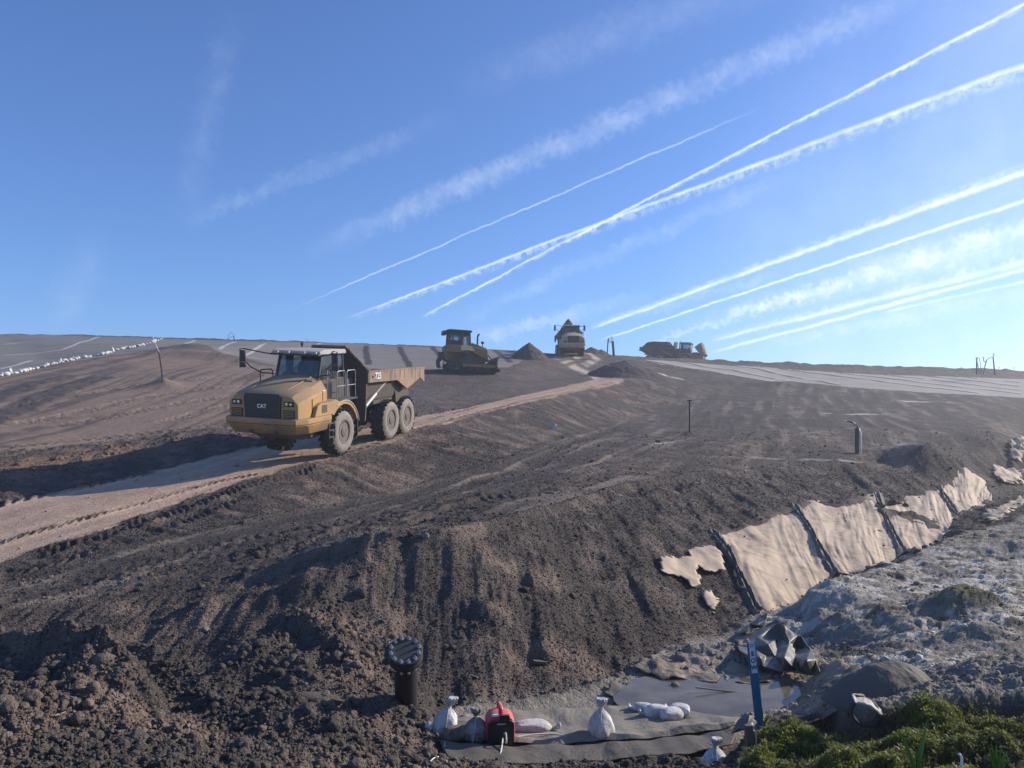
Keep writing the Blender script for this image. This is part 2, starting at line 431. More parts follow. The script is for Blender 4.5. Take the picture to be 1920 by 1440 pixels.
def line_sd(poly, X_=None):
    """distance across and run along a ground polyline, for every grid point"""
    XX, YY = (X_[0], X_[1]) if X_ else (globals()['XX'], globals()['YY'])
    best = np.full(XX.shape, 1e9); side = np.zeros(XX.shape); run = np.zeros(XX.shape); acc = 0.0
    for a, b in zip(poly[:-1], poly[1:]):
        dx, dy = b[0]-a[0], b[1]-a[1]; L = math.hypot(dx, dy)
        t = np.clip(((XX-a[0])*dx+(YY-a[1])*dy)/L**2, 0, 1)
        ex, ey = XX-a[0]-t*dx, YY-a[1]-t*dy; d = np.hypot(ex, ey)
        m = d < best; best = np.where(m, d, best)
        side = np.where(m, d*np.sign(dx*ey-dy*ex), side); run = np.where(m, acc+t*L, run); acc += L
    return side, run, acc

# ---- zones (outlines on the ground)
road_poly = [(-30, 25)]
lo_edge = [Vector((-13.0, 4.0, 0)), at(-60,1075)] + pts([(0,1054),(100,1022),(200,991),(340,942),(480,896),(560,873),(640,855),(700,836),(800,803),(900,776),(1000,752),(1100,731),(1150,722),(1174,713)])
up_edge = [at(1140,703), at(1100,715), at(960,745), at(860,768), at(780,782), at(700,799)] + [Vector((*[G(p[0],p[1],p[2])[k]*(G(p[0],p[1],p[2])[1] if k == 0 else 1) for k in (0,1)], 0)) for p in ((600,820,33.4),(480,838,30.8),(380,862,28.8),(250,893,26.2),(120,922,23.8),(0,946,21.7),(-60,958,20.8))] + [Vector((-19.2, 4.0, 0))]
road_poly = lo_edge + up_edge
M_road = mask(road_poly, 3, 2, .5, 1.6)
hill_poly = pts([(0,706),(60,693),(100,686),(200,670),(300,658),(345,654),(425,674),(520,688),(600,700),(650,745),(600,772),(430,796),(200,828),(0,850)]) + [Vector((-30, 27, 0)), Vector((-50, 50, 0))]
M_hill = mask(hill_poly, 3, 2, 1.2, .5)
tarpL_poly = [Vector((-92, 92*.999, 0)), Vector((-60, 46, 0)), Vector((-42,42,0))] + pts([(0,707),(100,684),(200,668),(300,657),(345,653),(425,673),(520,685),(650,690),(800,694),(900,691),(958,688),(985,672)]) + [Vector((G(1000,660,84)[0]*84, 84, 0)), Vector((G(1000,660,87)[0]*87, 87, 0)), Vector((G(800,650,87)[0]*87.0, 87.0, 0)), Vector((G(430,650,89)[0]*89, 89.0, 0)), Vector((G(0,650,91)[0]*91, 91.2, 0))]
M_tarpL = mask(tarpL_poly, 1, 1, .8, .5)
tarpR_poly = pts([(1198,673),(1240,684),(1330,697),(1400,708),(1455,718),(1480,715),(1600,727),(1750,737),(1919,746)]) + [Vector((70*1.0, 70, 0)), Vector((88, 88, 0))] + [Vector((G(c,0,y)[0]*y, y, 0)) for c, y in ((1920,88),(1700,88.5),(1620,88.5),(1500,90),(1330,91),(1240,89),(1200,88))]
M_tarpR = mask(tarpR_poly, 1, 1, .8, .5)
ditch_poly = pts([(1423,1152),(1484,1142),(1510,1117),(1545,1090),(1600,1079),(1700,1055),(1755,1021),(1800,1001),(1870,986),(1919,968)]) + [Vector((20,27,0)), Vector((12,11,0)), Vector((10,7,0)), Vector((8,6,0))] + pts([(1919,1292),(1780,1307),(1650,1330),(1530,1336),(1440,1346),(1400,1370),(1330,1400),(1100,1416),(835,1410),(800,1372),(835,1336),(1000,1319),(1150,1276),(1250,1216),(1400,1163)])
M_ash = mask(ditch_poly, 4, 4, .25, 2.0)
grass_poly = pts([(1385,1438),(1400,1400),(1440,1347),(1530,1335),(1650,1330),(1780,1305),(1918,1290)]) + [Vector((9, 6.4, 0)), Vector((4.5, 1.6, 0)), Vector((1.0, 1.6, 0)), Vector((1.5, 4.5, 0))]
M_grass = mask(grass_poly, 3, 3)
spoil_poly = [Vector((-9, 8.2, 0))] + pts([(0,1190),(110,1190),(240,1215),(300,1255),(430,1262),(560,1160),(640,1110),(700,1150),(760,1250),(800,1372),(850,1425)]) + [Vector((0.2,6.0,0)), Vector((-1,3,0)), Vector((-8,4,0))]
M_spoil = mask(spoil_poly, 6, 6)
bench_poly = ([(p.x, p.y) for p in pts([(0,1140),(200,1125),(350,1105),(480,1078),(600,1042),(700,1018),(830,1003),(1000,965),(1180,911),(1330,887),(1516,878),(1640,875),(1760,868),(1919,835)])] + [(50, 70)] + [(p.x, p.y) for p in pts([(1919,748),(1600,730),(1460,720),(1330,738),(1290,750),(1200,779),(1060,817),(940,864),(830,897),(720,932),(600,957),(480,977),(350,1005),(200,1034),(0,1087)])])
benchm = inpoly(XX, YY, bench_poly)
M_bench = blur2(benchm.astype(float), 5, 5)
M_up = mask(pts([(480,900),(645,857),(800,805),(1000,754),(1165,716),(1300,716)]) + pts([(1290,748),(1200,777),(1060,815),(940,862),(830,895),(720,930),(600,955),(480,975),(350,1003),(200,1032),(0,1084),(0,1060),(200,996)]), 4, 3)

# ---- large forms
def bump(px, py, h, rx, ry, shape=2.0, A=None, rot=0.0, Y=None):
    c = at(px, py) if Y is None else Vector(((px-960)/F*Y, Y, 0))
    w_ = window([(c.x, c.y)], 3.2*max(rx, ry)); out_ = np.zeros(XX.shape); XX_, YY_ = XX[w_], YY[w_]
    dx, dy = XX_-c.x, YY_-c.y
    a, b = dx*math.cos(rot)+dy*math.sin(rot), -dx*math.sin(rot)+dy*math.cos(rot)
    r = np.sqrt((a/rx)**2+(b/ry)**2)
    w = 1+.18*fbm(XX_/rx*1.2, YY_/ry*1.2, int(px), 3)
    out_[w_] = h*np.exp(-(r*w)**shape); return out_
H = BZ.copy()
H += bump(1805, 1150, .42, .62, .55, 2.2)            # grassy heap right of the ditch
H += bump(1822, 1196, .20, .50, .28, 2.2)            # ash-topped heap
H += bump(1880, 1260, .16, .5, .3, 2.2)
H += bump(1560, 1108, .10, .5, .5, 2)
H += bump(1570, 1168, .10, .10, .08, 2)
H += bump(1900, 1040, .25, 1.2, .8, 2)
H += bump(370, 1150, .16, .30, .3, 1.6)              # heap with a sharp top on the spoil
H += bump(560, 1110, .12, .5, .4, 2)
H += bump(620, 1180, .10, .25, .4, 2)
H += bump(80, 1320, .12, .5, .35, 2)
H += bump(560, 1345, .10, .35, .22, 2)
H -= bump(330, 1325, .20, .22, .2, 2)
H += bump(1745, 868, .75, 1.8, 1.7, 2.2)
H -= bump(1655, 858, .55, 1.3, 1.6, 2.2)
H += bump(1890, 850, .8, 3.5, 3, 2)
for q in range(9): H += bump(10+q*32, 1213+(4 if q < 4 else (q-4)*6), .15, .22, .12, 2)
H -= bump(60, 1285, .16, .5, .22, 2) + bump(230, 1290, .18, .35, .2, 2) + bump(500, 1275, .12, .3, .2, 2) + bump(650, 1320, .10, .3, .18, 2)
for (px, py, h_) in ((585,1190,.16),(625,1225,.15),(665,1262,.13),(705,1300,.12),(745,1340,.10)): H += bump(px, py, h_, .20, .16, 2)
for k in range(14):                                  # boils and shallow scoops on the lower bank
    px = random.uniform(760, 1400); py = random.uniform(1040, 1240)
    s = random.uniform(.10, .28)*(1 if px < 1100 else 1.3)
    H += bump(px, py, random.choice((-1, 1))*random.uniform(.05, .13), s, s*.9, 2)
# heaps that stand as part of the ground: round the pole, at the crest
H += bump(305, 727, .62, .95, .7, 1.4) + bump(325, 722, .25, 1.5, .6, 2)
H += bump(1293, 815, .28, .5, .45, 1.5)
H += bump(372, 662, .8, 3.0, 1.0, 2) + bump(395, 672, .5, 4.0, 1.0, 2)
H += bump(1450, 722, .35, 3.5, 1.0, 2)
_bi = inpoly(XX, YY, bench_poly).astype(float)
_rimS = blur2(_bi, 9, 5); _rim = np.clip(1-np.abs(_rimS-.5)/.42, 0, 1)*(YY < 40)*(1-M_up)*(UU > -.35)
H += _rim*(.10+.10*fbm(XX*1.3, YY*1.3, 140, 3))
BASE = H.copy()

# ---- directions of traffic
def dirof(p, q): a, b = at(*p), at(*q); d = Vector((b.x-a.x, b.y-a.y)); d.normalize(); return d
def streak(d, sc, st, seed, o=3, wob=2.0):
    bend = wob*fbm(XX*.05, YY*.05, seed+7, 2)
    c = XX*d.y-YY*d.x + bend; a = XX*d.x+YY*d.y
    return fbm(c*sc, a*sc*st, seed, o, .55)
d_road = Vector((.277, .96)); d_hill = dirof((0, 825), (420, 700)); d_bench = dirof((480, 1050), (1200, 800))
s_hill = .5*streak(d_hill, .9, .05, 11, 4, 5.0)+.6*streak(d_hill, 2.4, .03, 12, 3, 5.0)
s_bench = streak(d_bench, 1.6, .07, 21, 4, 3.0)
s_road = streak(d_road, 2.2, .05, 31, 4, .6)

cell = np.maximum(.00135*YY, .0037*YY)                # local grid spacing in metres
def fade(w): return np.clip((w/cell-1.6)/2.0, 0, 1)   # drop waves the grid cannot carry
rough = np.ones(XX.shape)*1.0
rough = rough*(1-.80*M_bench)
rough = rough*(1-.94*M_road)*(1-.97*M_hill)
rough = np.where(YY > 40, rough*.75, rough)
rough = rough*(1-.15*M_ash*(1-M_grass))
lowb = np.clip(1-M_bench-M_road-M_hill-M_ash-M_spoil-M_grass, 0, 1)
rough = rough*(1-.58*lowb)*(1-.30*M_up)
rough = rough + .25*M_spoil
rim = np.abs(M_bench-.5) < .45
rough = np.clip(rough, 0, 1.4)
far = M_tarpL+M_tarpR > .5
rough = np.where(far, .02, rough)
D = np.zeros(XX.shape)
D += rough*.16*fbm(XX*.9, YY*.9, 1, 3)
D += rough*.10*fbm(XX*2.3, YY*2.3, 3, 5, .62)
gate = .35+.65*sstep(-.12, .18, fbm(XX*1.1, YY*1.1, 44, 3))
gate2 = sstep(.08, .30, fbm(XX*1.6, YY*1.6, 48, 3))
jx, jy = fbm(XX*6, YY*6, 63, 2), fbm(XX*6, YY*6, 64, 2)
for wl, am, sd_, gt in ((.46, .055, 61, gate2), (.20, .045, 71, gate), (.11, .042, 81, gate), (.062, .026, 87, .6+.4*gate)):
    D += rough*gt*am*lumps(XX/wl+1.1*jx, YY/wl+1.1*jy, sd_)*fade(wl)
D += rough*sstep(11, 20, YY)*(.060*lumps(XX/.34+1.1*jx, YY/.34+1.1*jy, 131)+.05*fbm(XX*4.5, YY*3.2, 133, 3, .6))
D += (rough*.035+.010)*fbm(XX*9, YY*9, 5, 4, .6)*fade(.11)
D += (rough*.014)*fbm(XX*40, YY*40, 6, 3, .6)*fade(.03)
# rills down both banks
s_r = streak(Vector((.93, -.36)), 2.6, .14, 51, 4, .5)
D += .20*s_r*M_up*1.0
lowbank = np.clip(1-M_bench-M_road-M_hill-M_ash-M_spoil-M_up-M_grass, 0, 1)*(YY < 45)
s_l = streak(dirof((1000, 1000), (1060, 1250)), 2.0, .18, 53, 4, .5)
D += .26*s_l*lowbank+.05*lowbank*streak(dirof((1000, 1000), (1060, 1250)), 7.0, .15, 58, 3, .3)
D += .05*M_up*streak(Vector((.93, -.36)), 8.0, .14, 59, 3, .3)
# grouser ripples and ruts of the bench
D += M_bench*(.085*s_bench + .02*fbm(XX*3, YY*3, 8, 3))
D += M_bench*(YY < 34)*.03*lumps(XX/.16, YY/.16, 14)*fade(.16)
D += M_hill*.06*s_hill
D += M_road*(.035*s_road+.012*fbm(XX*5, YY*5, 9, 3))
D += M_ash*(1-M_grass)*.07*fbm(XX*3.5, YY*3.5, 98, 4, .65)
D += M_ash*(1-M_grass)*.11*streak(Vector((.95, -.3)), 2.5, .35, 97, 4, .4)

sand = M_road*sstep(.25, .6, M_road+.45*s_road+.5*fbm(XX*.8, YY*.8, 33, 3))
tracks = np.zeros(XX.shape)
N4 = fbm(XX*4, YY*4, 40, 3); N12 = fbm(XX*12, YY*12, 45, 2)
def track(pl, w, pitch=.26, depth=.05, rut=.05, chev=.5, world=False, dark=1.0, seed=0):
    """pressed-in tyre or crawler marks along a line on the ground"""
    global H, D, tracks, sand
    P_ = [Vector(p) for p in pl] if world else pts(pl)
    W_ = window(P_, w+.8); X1, Y1 = XX[W_], YY[W_]
    s, r, L = line_sd(P_, (X1, Y1))
    near = np.abs(s) < w*1.2
    ends = sstep(0, .5, r)*sstep(L, L-.5, r)
    m = sstep(w/2+.06, w/2-.04, np.abs(s)+.12*N4[W_])*ends*(.25+.75*sstep(-.20, .02, N4[W_]+.8*fbm(r*.35, r*0+w*9+seed, 47, 3)))
    ph = (r+chev*np.abs(s)+.10*N4[W_])/pitch*2*math.pi
    c = np.clip(np.sin(ph)*2.2, -1, 1)
    g = np.clip(fade(pitch*.8)+.25, 0, 1)[W_]
    D[W_] += m*(c*depth*.5*g-rut+depth*.3*N12[W_])
    D[W_] += .05*np.exp(-((np.abs(s)-w/2-.08)/.10)**2)*near*ends*(.5+N4[W_])
    tracks[W_] = np.maximum(tracks[W_], m*dark*(.72+.28*c))
track([(-40,1030),(0,1018),(150,975),(300,933),(400,906),(500,885)], .36, .25, .12, .01, 1.2, dark=1.0)
track([(60,1046),(200,1000),(330,957),(480,903),(600,869)], .55, .27, .13, .0, .9)
track([(-40,955),(0,945),(100,926),(230,898),(300,884)], .80, .42, .15, .0, 1.0)
track([(0,1085),(120,1050),(240,1012),(370,963),(480,925)], .55, .27, .06, .0, .9, dark=.5)
track([(0,841),(100,831),(200,822),(330,806),(430,792)], .5, .45, .07, .02, .6, dark=.8)
track([(0,851),(100,842),(250,826),(430,801)], .5, .45, .07, .02, .6, dark=.8)
track([(640,850),(760,812),(900,772),(1000,748),(1100,728),(1150,716)], .5, .6, .04, .03, .5, dark=.8)
track([(800,787),(900,762),(1000,742),(1080,726),(1130,712)], .5, .6, .04, .03, .5, dark=.6)
for q, (a, b) in enumerate((((180,1075),(760,985)), ((300,1040),(830,952)), ((120,1110),(620,1008)))):
    track([a, ((a[0]+b[0])//2, (a[1]+b[1])//2), b], 1.0, .26, .030, .02, 0, dark=.15, seed=q)
track([(700,985),(900,930),(1160,925),(1250,915),(1330,898)], .6, .28, .05, .03, 0, dark=.4)
track([(620,1010),(900,900),(1060,840),(1180,795)], 1.1, .3, .04, .06, 0, dark=.35)
track([(800,985),(1000,905),(1180,850),(1330,800)], 1.1, .3, .04, .06, 0, dark=.35)
track([(1000,930),(1250,860),(1500,835),(1700,812)], 1.1, .3, .04, .05, 0, dark=.3)
track([(1180,890),(1400,850),(1580,835)], 1.1, .3, .04, .05, 0, dark=.3)
for a, b, c in (((0,770),(250,725),(560,700)), ((0,800),(300,740),(620,712)), ((100,800),(350,755),(640,722)), ((300,795),(450,755),(640,735))):
    track([a, b, c], .9, .5, .03, .06, 0, dark=.35)
# two windrows of dark spoil across the brown slope
windrow = np.zeros(XX.shape)
for pl, w in (([(-30,796),(0,783),(75,752),(150,722),(207,705)], 1.9), ([(-30,758),(0,746),(75,720),(142,702)], 1.5), ([(0,866),(150,855),(300,838),(430,815)], 1.1)):
    s, r, L = line_sd(pts(pl)); m = sstep(w/2+.3, w/2-.3, np.abs(s)+.3*fbm(XX*.8, YY*.8, 77, 3))*sstep(L+.3, L-1.5, r)
    windrow = np.maximum(windrow, m)
D += windrow*(.10+.16*fbm(XX*1.5, YY*1.5, 78, 4))
# cross tracks left of the dozer and on the climb: sand showing between dark wheel marks
climb = mask(pts([(1030,672),(1090,690),(1150,712),(1175,700),(1140,690),(1095,664),(1060,660)]), 2, 1)
s_c = streak(dirof((1150, 712), (1060, 670)), .9, .05, 57, 3, 0)
# sheeting: seams and gentle billows
D += M_tarpR*.10*streak(Vector((.97, -.2)), 1.0, .1, 63, 3, 1.0)+M_tarpL*.03*fbm(XX*.6, YY*.6, 64, 3)
berm = np.exp(-((YY-(89.5+0*XX))/1.2)**2)*(UU > .1)*1.0
D += np.clip(sstep(.10, .16, UU)*np.exp(-((LL-math.log(95))/.012)**2)*(.22+.5*fbm(XX*.7, YY*.7, 68, 4)), -.1, 1)
D += sstep(.2, .0, np.abs(UU+.4)-.25)*np.exp(-((LL-math.log(91))/.010)**2)*(.10+.35*fbm(XX*.7, YY*.7, 69, 4))

# ---- fabric laid on the lower bank (outlines used again for the sheets themselves)
SHEETS = [
 ([(1336,1001),(1360,992),(1396,984),(1433,976),(1462,962),(1487,951)], [(1424,1152),(1448,1149),(1477,1142),(1510,1120),(1545,1094),(1572,1083)]),
 ([(1490,951),(1515,941),(1545,941),(1572,951),(1585,946),(1612,937),(1637,929)], [(1572,1084),(1595,1078),(1635,1068),(1665,1058),(1690,1048),(1718,1041)]),
 ([(1645,930),(1668,948),(1690,946),(1700,932),(1725,931),(1757,917)], [(1719,1040),(1735,1030),(1752,1020),(1770,1008),(1784,992),(1795,970)]),
 ([(1760,914),(1775,903),(1788,898),(1810,896),(1833,899),(1856,906)], [(1797,968),(1808,962),(1820,957),(1835,950),(1850,945),(1860,936)]),
]
M_sheet = np.zeros(XX.shape)
for top, bot in SHEETS:
    M_sheet = np.maximum(M_sheet, inpoly(XX, YY, [(p.x, p.y) for p in pts(top)+pts(bot[::-1])]).astype(float))
M_in = blur2(M_sheet, 5, 3); M_core = sstep(.62, .95, M_in)
D = D*(1-.92*M_core) - .07*M_core
for (px, py, s_, h_) in ((1705,968,.8,.14),(1728,976,1.0,.14),(1622,962,.45,.10),(1655,995,.4,.09)):
    D += bump(px, py, h_, s_, s_*.8, 2)*(.7+1.3*(fbm(XX*2.5, YY*2.5, 19, 4)))
# mat, puddle and generator floor lie smooth
mat_poly = pts([(1160,1285),(1300,1290),(1395,1345),(1420,1352),(1385,1400),(1340,1420),(1100,1425),(950,1432),(820,1425),(815,1385),(860,1345),(1000,1325)])
M_mat = blur2(inpoly(XX, YY, mat_poly).astype(float), 5, 4)
D = D*(1-.95*sstep(.2, .8, M_mat)) - .03*sstep(.2, .8, M_mat)
pud_poly = pts([(1140,1282),(1200,1262),(1290,1256),(1400,1252),(1480,1262),(1525,1285),(1520,1305),(1460,1325),(1400,1345),(1330,1338),(1250,1330),(1180,1318)])
M_pud = blur2(inpoly(XX, YY, pud_poly).astype(float), 14, 8)
PUD_Z = at(1320, 1300).z + .0
H = H*(1-M_pud)+M_pud*(PUD_Z-.012)
D = D*(1-.72*sstep(.3, .9, M_pud)) - .03*sstep(.35, .8, M_pud)
Hg = M_grass*(YY < 7.6)
D += Hg*(-.31+.46*fbm(XX*1.7, YY*1.7, 120, 2)+.09*lumps(XX/.42+1.1*jx, YY/.42+1.1*jy, 121))
# level the haul road under the truck's wheels is left as graded
H = H + D
H[YY < 3.6] = (H-D)[YY < 3.6]

# ---- soil colours (dry reddish brown where scraped, grey-black where freshly dumped, tan sand on the road)
def mixc(a, b, t): return a*(1-t[..., None])+np.array(b)*t[..., None]
n1 = fbm(XX*.35, YY*.35, 101, 4); n2 = fbm(XX*1.3, YY*1.3, 103, 4, .6); n3 = fbm(XX*7, YY*7, 105, 3, .6)
C = np.ones(XX.shape+(3,))*np.array((.092, .077, .068))
C = mixc(C, (.140, .109, .090), sstep(-.15, .25, n2+.5*n1)*.75)
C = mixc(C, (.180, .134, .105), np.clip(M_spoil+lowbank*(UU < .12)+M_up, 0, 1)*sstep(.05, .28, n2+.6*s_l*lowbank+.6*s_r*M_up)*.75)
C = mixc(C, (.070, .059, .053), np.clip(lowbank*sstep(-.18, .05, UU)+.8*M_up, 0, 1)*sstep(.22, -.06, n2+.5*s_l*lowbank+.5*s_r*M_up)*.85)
C = mixc(C, (.135, .110, .094), M_bench*sstep(-.05, .25, s_bench+.4*n2)*.75)
C = mixc(C, (.235, .190, .155), M_bench*sstep(.10, .26, s_bench+.35*n2)*.75)
C = mixc(C, (.075, .065, .060), M_bench*sstep(-.03, -.18, s_bench+.2*n2)*.75)
C = mixc(C, (.225, .166, .126), M_hill*(.62+.38*sstep(-.25, .15, s_hill)))
C = mixc(C, (.090, .070, .058), M_hill*sstep(.02, -.14, s_hill+.25*n2)*.65)
C = mixc(C, (.095, .078, .068), windrow*.95)
wr = mask(pts([(0,870),(0,905),(250,858),(480,815),(480,800),(250,838)]), 3, 1)
C = mixc(C, (.19, .130, .092), wr*.7)
C = mixc(C, (.47, .325, .225), sand*(.80+.2*sstep(-.2, .2, s_road)))
C = mixc(C, (.14, .118, .105), climb*.6)
def zp(l, ox, oy, k): return pts([(ox+a/k, oy+b/k) for a, b in l])
for pl in ([(610,930),(740,890),(960,1010),(1220,1095),(1090,1170),(1040,1120),(830,1030)], [(1070,1005),(1150,990),(1400,1040),(1500,1070),(1230,1110),(1210,1060)], [(480,870),(650,810),(720,830),(560,890)],
           [(700,770),(760,740),(860,790),(790,825)], [(850,875),(900,870),(1030,920),(990,950)], [(920,850),(1000,820),(1140,870),(1050,905)], [(890,665),(1000,680),(1220,810),(1150,840),(1040,800),(1050,740)], [(330,770),(510,765),(420,815)]):
    C = mixc(C, (.56, .45, .36), mask(zp(pl, 1000, 590, 9.6), 1, 1, .3)*.95)
C = mixc(C, (.085, .070, .062), tracks*.95*(1-M_hill*.3))
C = mixc(C, (.27, .245, .21), M_ash*(1-M_grass)*.8)
ashw = M_ash*(1-M_grass)*(UU > .33)*(YY > 8)
C = mixc(C, (.12, .105, .09), ashw*sstep(.02, .16, fbm(XX*1.1, YY*2.6, 151, 4, .6))*.8)
C = mixc(C, (.50, .465, .405), ashw*sstep(-.02, .12, n2*.6+.55*n3+.5*streak(Vector((.95, -.3)), 2.5, .35, 97, 4, .4))*sstep(22, 14, YY)*.85)
C = mixc(C, (.52, .49, .44), (bump(1822, 1190, 1, .50, .30, 3)+bump(1560, 1110, .8, .9, .7, 2))*.7)
C = mixc(C, (.085, .080, .040), (bump(1805, 1150, 1, .62, .55, 3)+bump(1900, 1020, .9, 2.2, 1.5, 2)*sstep(-.1, .2, n2)+bump(1880, 1250, .9, .6, .35, 3)+bump(1640, 1150, .6, .3, .2, 2))*.8)
C = mixc(C, (.36, .27, .19), M_ash*(1-M_grass)*(UU > .28)*(UU < .44)*(YY < 10.5)*sstep(-.1, .1, n1+.3*n2)*.8)
C = mixc(C, (.060, .052, .035), M_grass)
C = mixc(C, (.20, .17, .135), M_pud*.9)
for (px, py, rx, ry) in ((1545,775,.9,.35),(1627,777,1.6,.5),(1247,830,.7,.35),(1500,862,3.0,.20),(1560,861,2.2,.16),(1690,836,1.2,.2),(1237,702,1.0,.8),(1270,709,.8,.5),(1150,925,.6,.1),(1710,753,1.4,.5),(1780,755,.8,.5),(1690,752,.7,.5)):
    C = mixc(C, (.50, .47, .41), np.clip(bump(px, py, 1.3 if ry > .3 else .55, rx, ry, 4)*sstep(-.25, .05, n2+.5*n3), 0, 1))
C *= ((1+.36*n3+.26*n2)*(1.08+.20*np.clip(1-M_bench-M_road-M_hill, 0, 1)))[..., None]
# sheeting
seam = np.zeros(XX.shape)
CT = np.ones(XX.shape+(3,))*np.array((.225, .202, .175))*(1+.25*n1+.18*n2)[..., None]
s_t = streak(Vector((.99, .12)), .7, .05, 66, 3, 0)
CT = mixc(CT, (.09, .085, .08), sstep(.08, .25, s_t)*.4*(UU > -.62))
CR = np.ones(XX.shape+(3,))*np.array((.34, .305, .26))*(1+.22*n2+.15*n1)[..., None]
def seamline(a, b, w, col, CC, M, wob=.3, brk=0.0, mm=None):
    pa, pb = at(*a), at(*b); mpt = at((a[0]+b[0])/2, (a[1]+b[1])/2) if mm is None else at(*mm)
    s, r, L = line_sd([pa, mpt, pb]); k = sstep(w, w*.5, np.abs(s+wob*fbm(r*.3, r*0+1.3, 12, 2)))*M*(r > .1)*(r < L-.1)
    if brk: k = k*sstep(-.08, .02, fbm(r*.5, r*0+a[0]*.1, 13, 3)+brk)
    return mixc(CC, col, k)
for a, b, m2 in (((8,666),(188,631),(120,655)), ((310,660),(365,638),None), ((395,661),(440,640),None), ((455,668),(500,644),None), ((60,640),(5,646),None), ((545,672),(600,643),None), ((0,692),(60,676),None)):
    CT = seamline(a, b, .22, (.50, .48, .44), CT, 1, mm=m2)
for a, b in (((690,684),(685,648)), ((768,688),(748,650)), ((826,668),(810,651)), ((958,680),(925,655)), ((905,668),(880,654))):
    CT = seamline(a, b, .42, (.045, .042, .04), CT, 1)
for k in range(11):
    x0 = 1215+k*62; a = (x0, 674+k*1.9+3); b = (x0+430+k*8, min(741, 674+k*1.9+62))
    if b[0] > 1919: f_ = (1915-a[0])/(b[0]-a[0]); b = (1915, a[1]+(b[1]-a[1])*f_)
    if b[1]-a[1] < 4: continue
    if k < 3: b = (x0+240, 674+k*1.9+44)
    CR = seamline(a, b, .42, (.05, .045, .04), CR, 1, 1.0, .16)
    CR = seamline((a[0]+10, a[1]-1), (b[0], b[1]-2), .25, (.50, .48, .45), CR, 1, 1.0, .0)
CR = mixc(CR, (.46, .40, .33), bump(1300, 690, 1, 3, 2, 3)*sstep(0, .2, n2)*.4+bump(1420, 700, 1, 1.5, 1, 3)*sstep(.0, .2, n2)*.8)
dustL = sstep(.55, .95, 1-blur2((M_tarpL > .5).astype(float), 4, 3)+n2*.6)
CT = mixc(CT, (.115, .095, .08), dustL*.8)
RIMD = sstep(.1, .2, UU)*np.exp(-((LL-math.log(95))/.02)**2)
tL = (M_tarpL > .5); tR = (M_tarpR > .5)
C[tL] = CT[tL]; C[tR] = CR[tR]
C = np.clip(C, .012, .8)
kind = np.zeros(XX.shape, int); kind[M_road > .5] = 1; kind[(M_hill > .5) & (kind == 0)] = 2; kind[tL] = 3; kind[tR] = 4

# ---- materials for ground
def ground_mat(name, det=1.0, sheet=False):
    m = bpy.data.materials.new(name); m.use_nodes = True; t = NT(m.node_tree)
    ca = t.n('ShaderNodeVertexColor', layer_name='soil').outputs['Color']
    geo = t.n('ShaderNodeNewGeometry').outputs['Position']
    a = t.n('ShaderNodeTexNoise', {'Vector': geo, 'Scale': 26.0, 'Detail': 5.0, 'Roughness': .65}).outputs['Fac']
    b = t.n('ShaderNodeTexNoise', {'Vector': geo, 'Scale': 3.1, 'Detail': 6.0, 'Roughness': .7}).outputs['Fac']
    v = t.n('ShaderNodeTexVoronoi', {'Vector': geo, 'Scale': 34.0, 'Randomness': 1.0}).outputs['Distance']
    k = t.m('ADD', t.m('MULTIPLY', a, .9), t.m('MULTIPLY', b, .7)); k = t.mr(k, .5, 1.15, 1-.34*det, 1+.36*det)
    col = t.mix(1.0, ca, t.n('ShaderNodeCombineColor', {0: k, 1: k, 2: k}).outputs[0], 'MULTIPLY')
    hgt = t.m('ADD', t.m('MULTIPLY', a, .5), t.m('MULTIPLY', t.m('SUBTRACT', 1.0, v), .35 if not sheet else 0.0))
    hgt = t.m('ADD', hgt, b)
    if not sheet:
        m8 = t.n('ShaderNodeTexNoise', {'Vector': geo, 'Scale': 8.5, 'Detail': 6.0, 'Roughness': .72}).outputs['Fac']
        vz = t.n('ShaderNodeTexVoronoi', {'Vector': geo, 'Scale': 9.0, 'Randomness': 1.0}).outputs['Distance']
        hgt = t.m('ADD', hgt, t.m('ADD', t.m('MULTIPLY', m8, 1.6*det), t.m('MULTIPLY', t.m('SUBTRACT', 1.0, vz), .5*det)))
    bp = t.n('ShaderNodeBump', {'Height': hgt, 'Strength': .85*det if not sheet else .25, 'Distance': .09 if not sheet else .03})
    p = t.n('ShaderNodeBsdfPrincipled', {'Base Color': col, 'Roughness': .93 if not sheet else .85, 'Normal': bp.outputs[0], 'Specular IOR Level': .15 if not sheet else .25})
    t.n('ShaderNodeOutputMaterial', {'Surface': p.outputs[0]}); return m
m_soil = ground_mat('soil'); m_sand = ground_mat('sandy_soil', .5); m_geo = ground_mat('weathered_sheeting', .45, True)

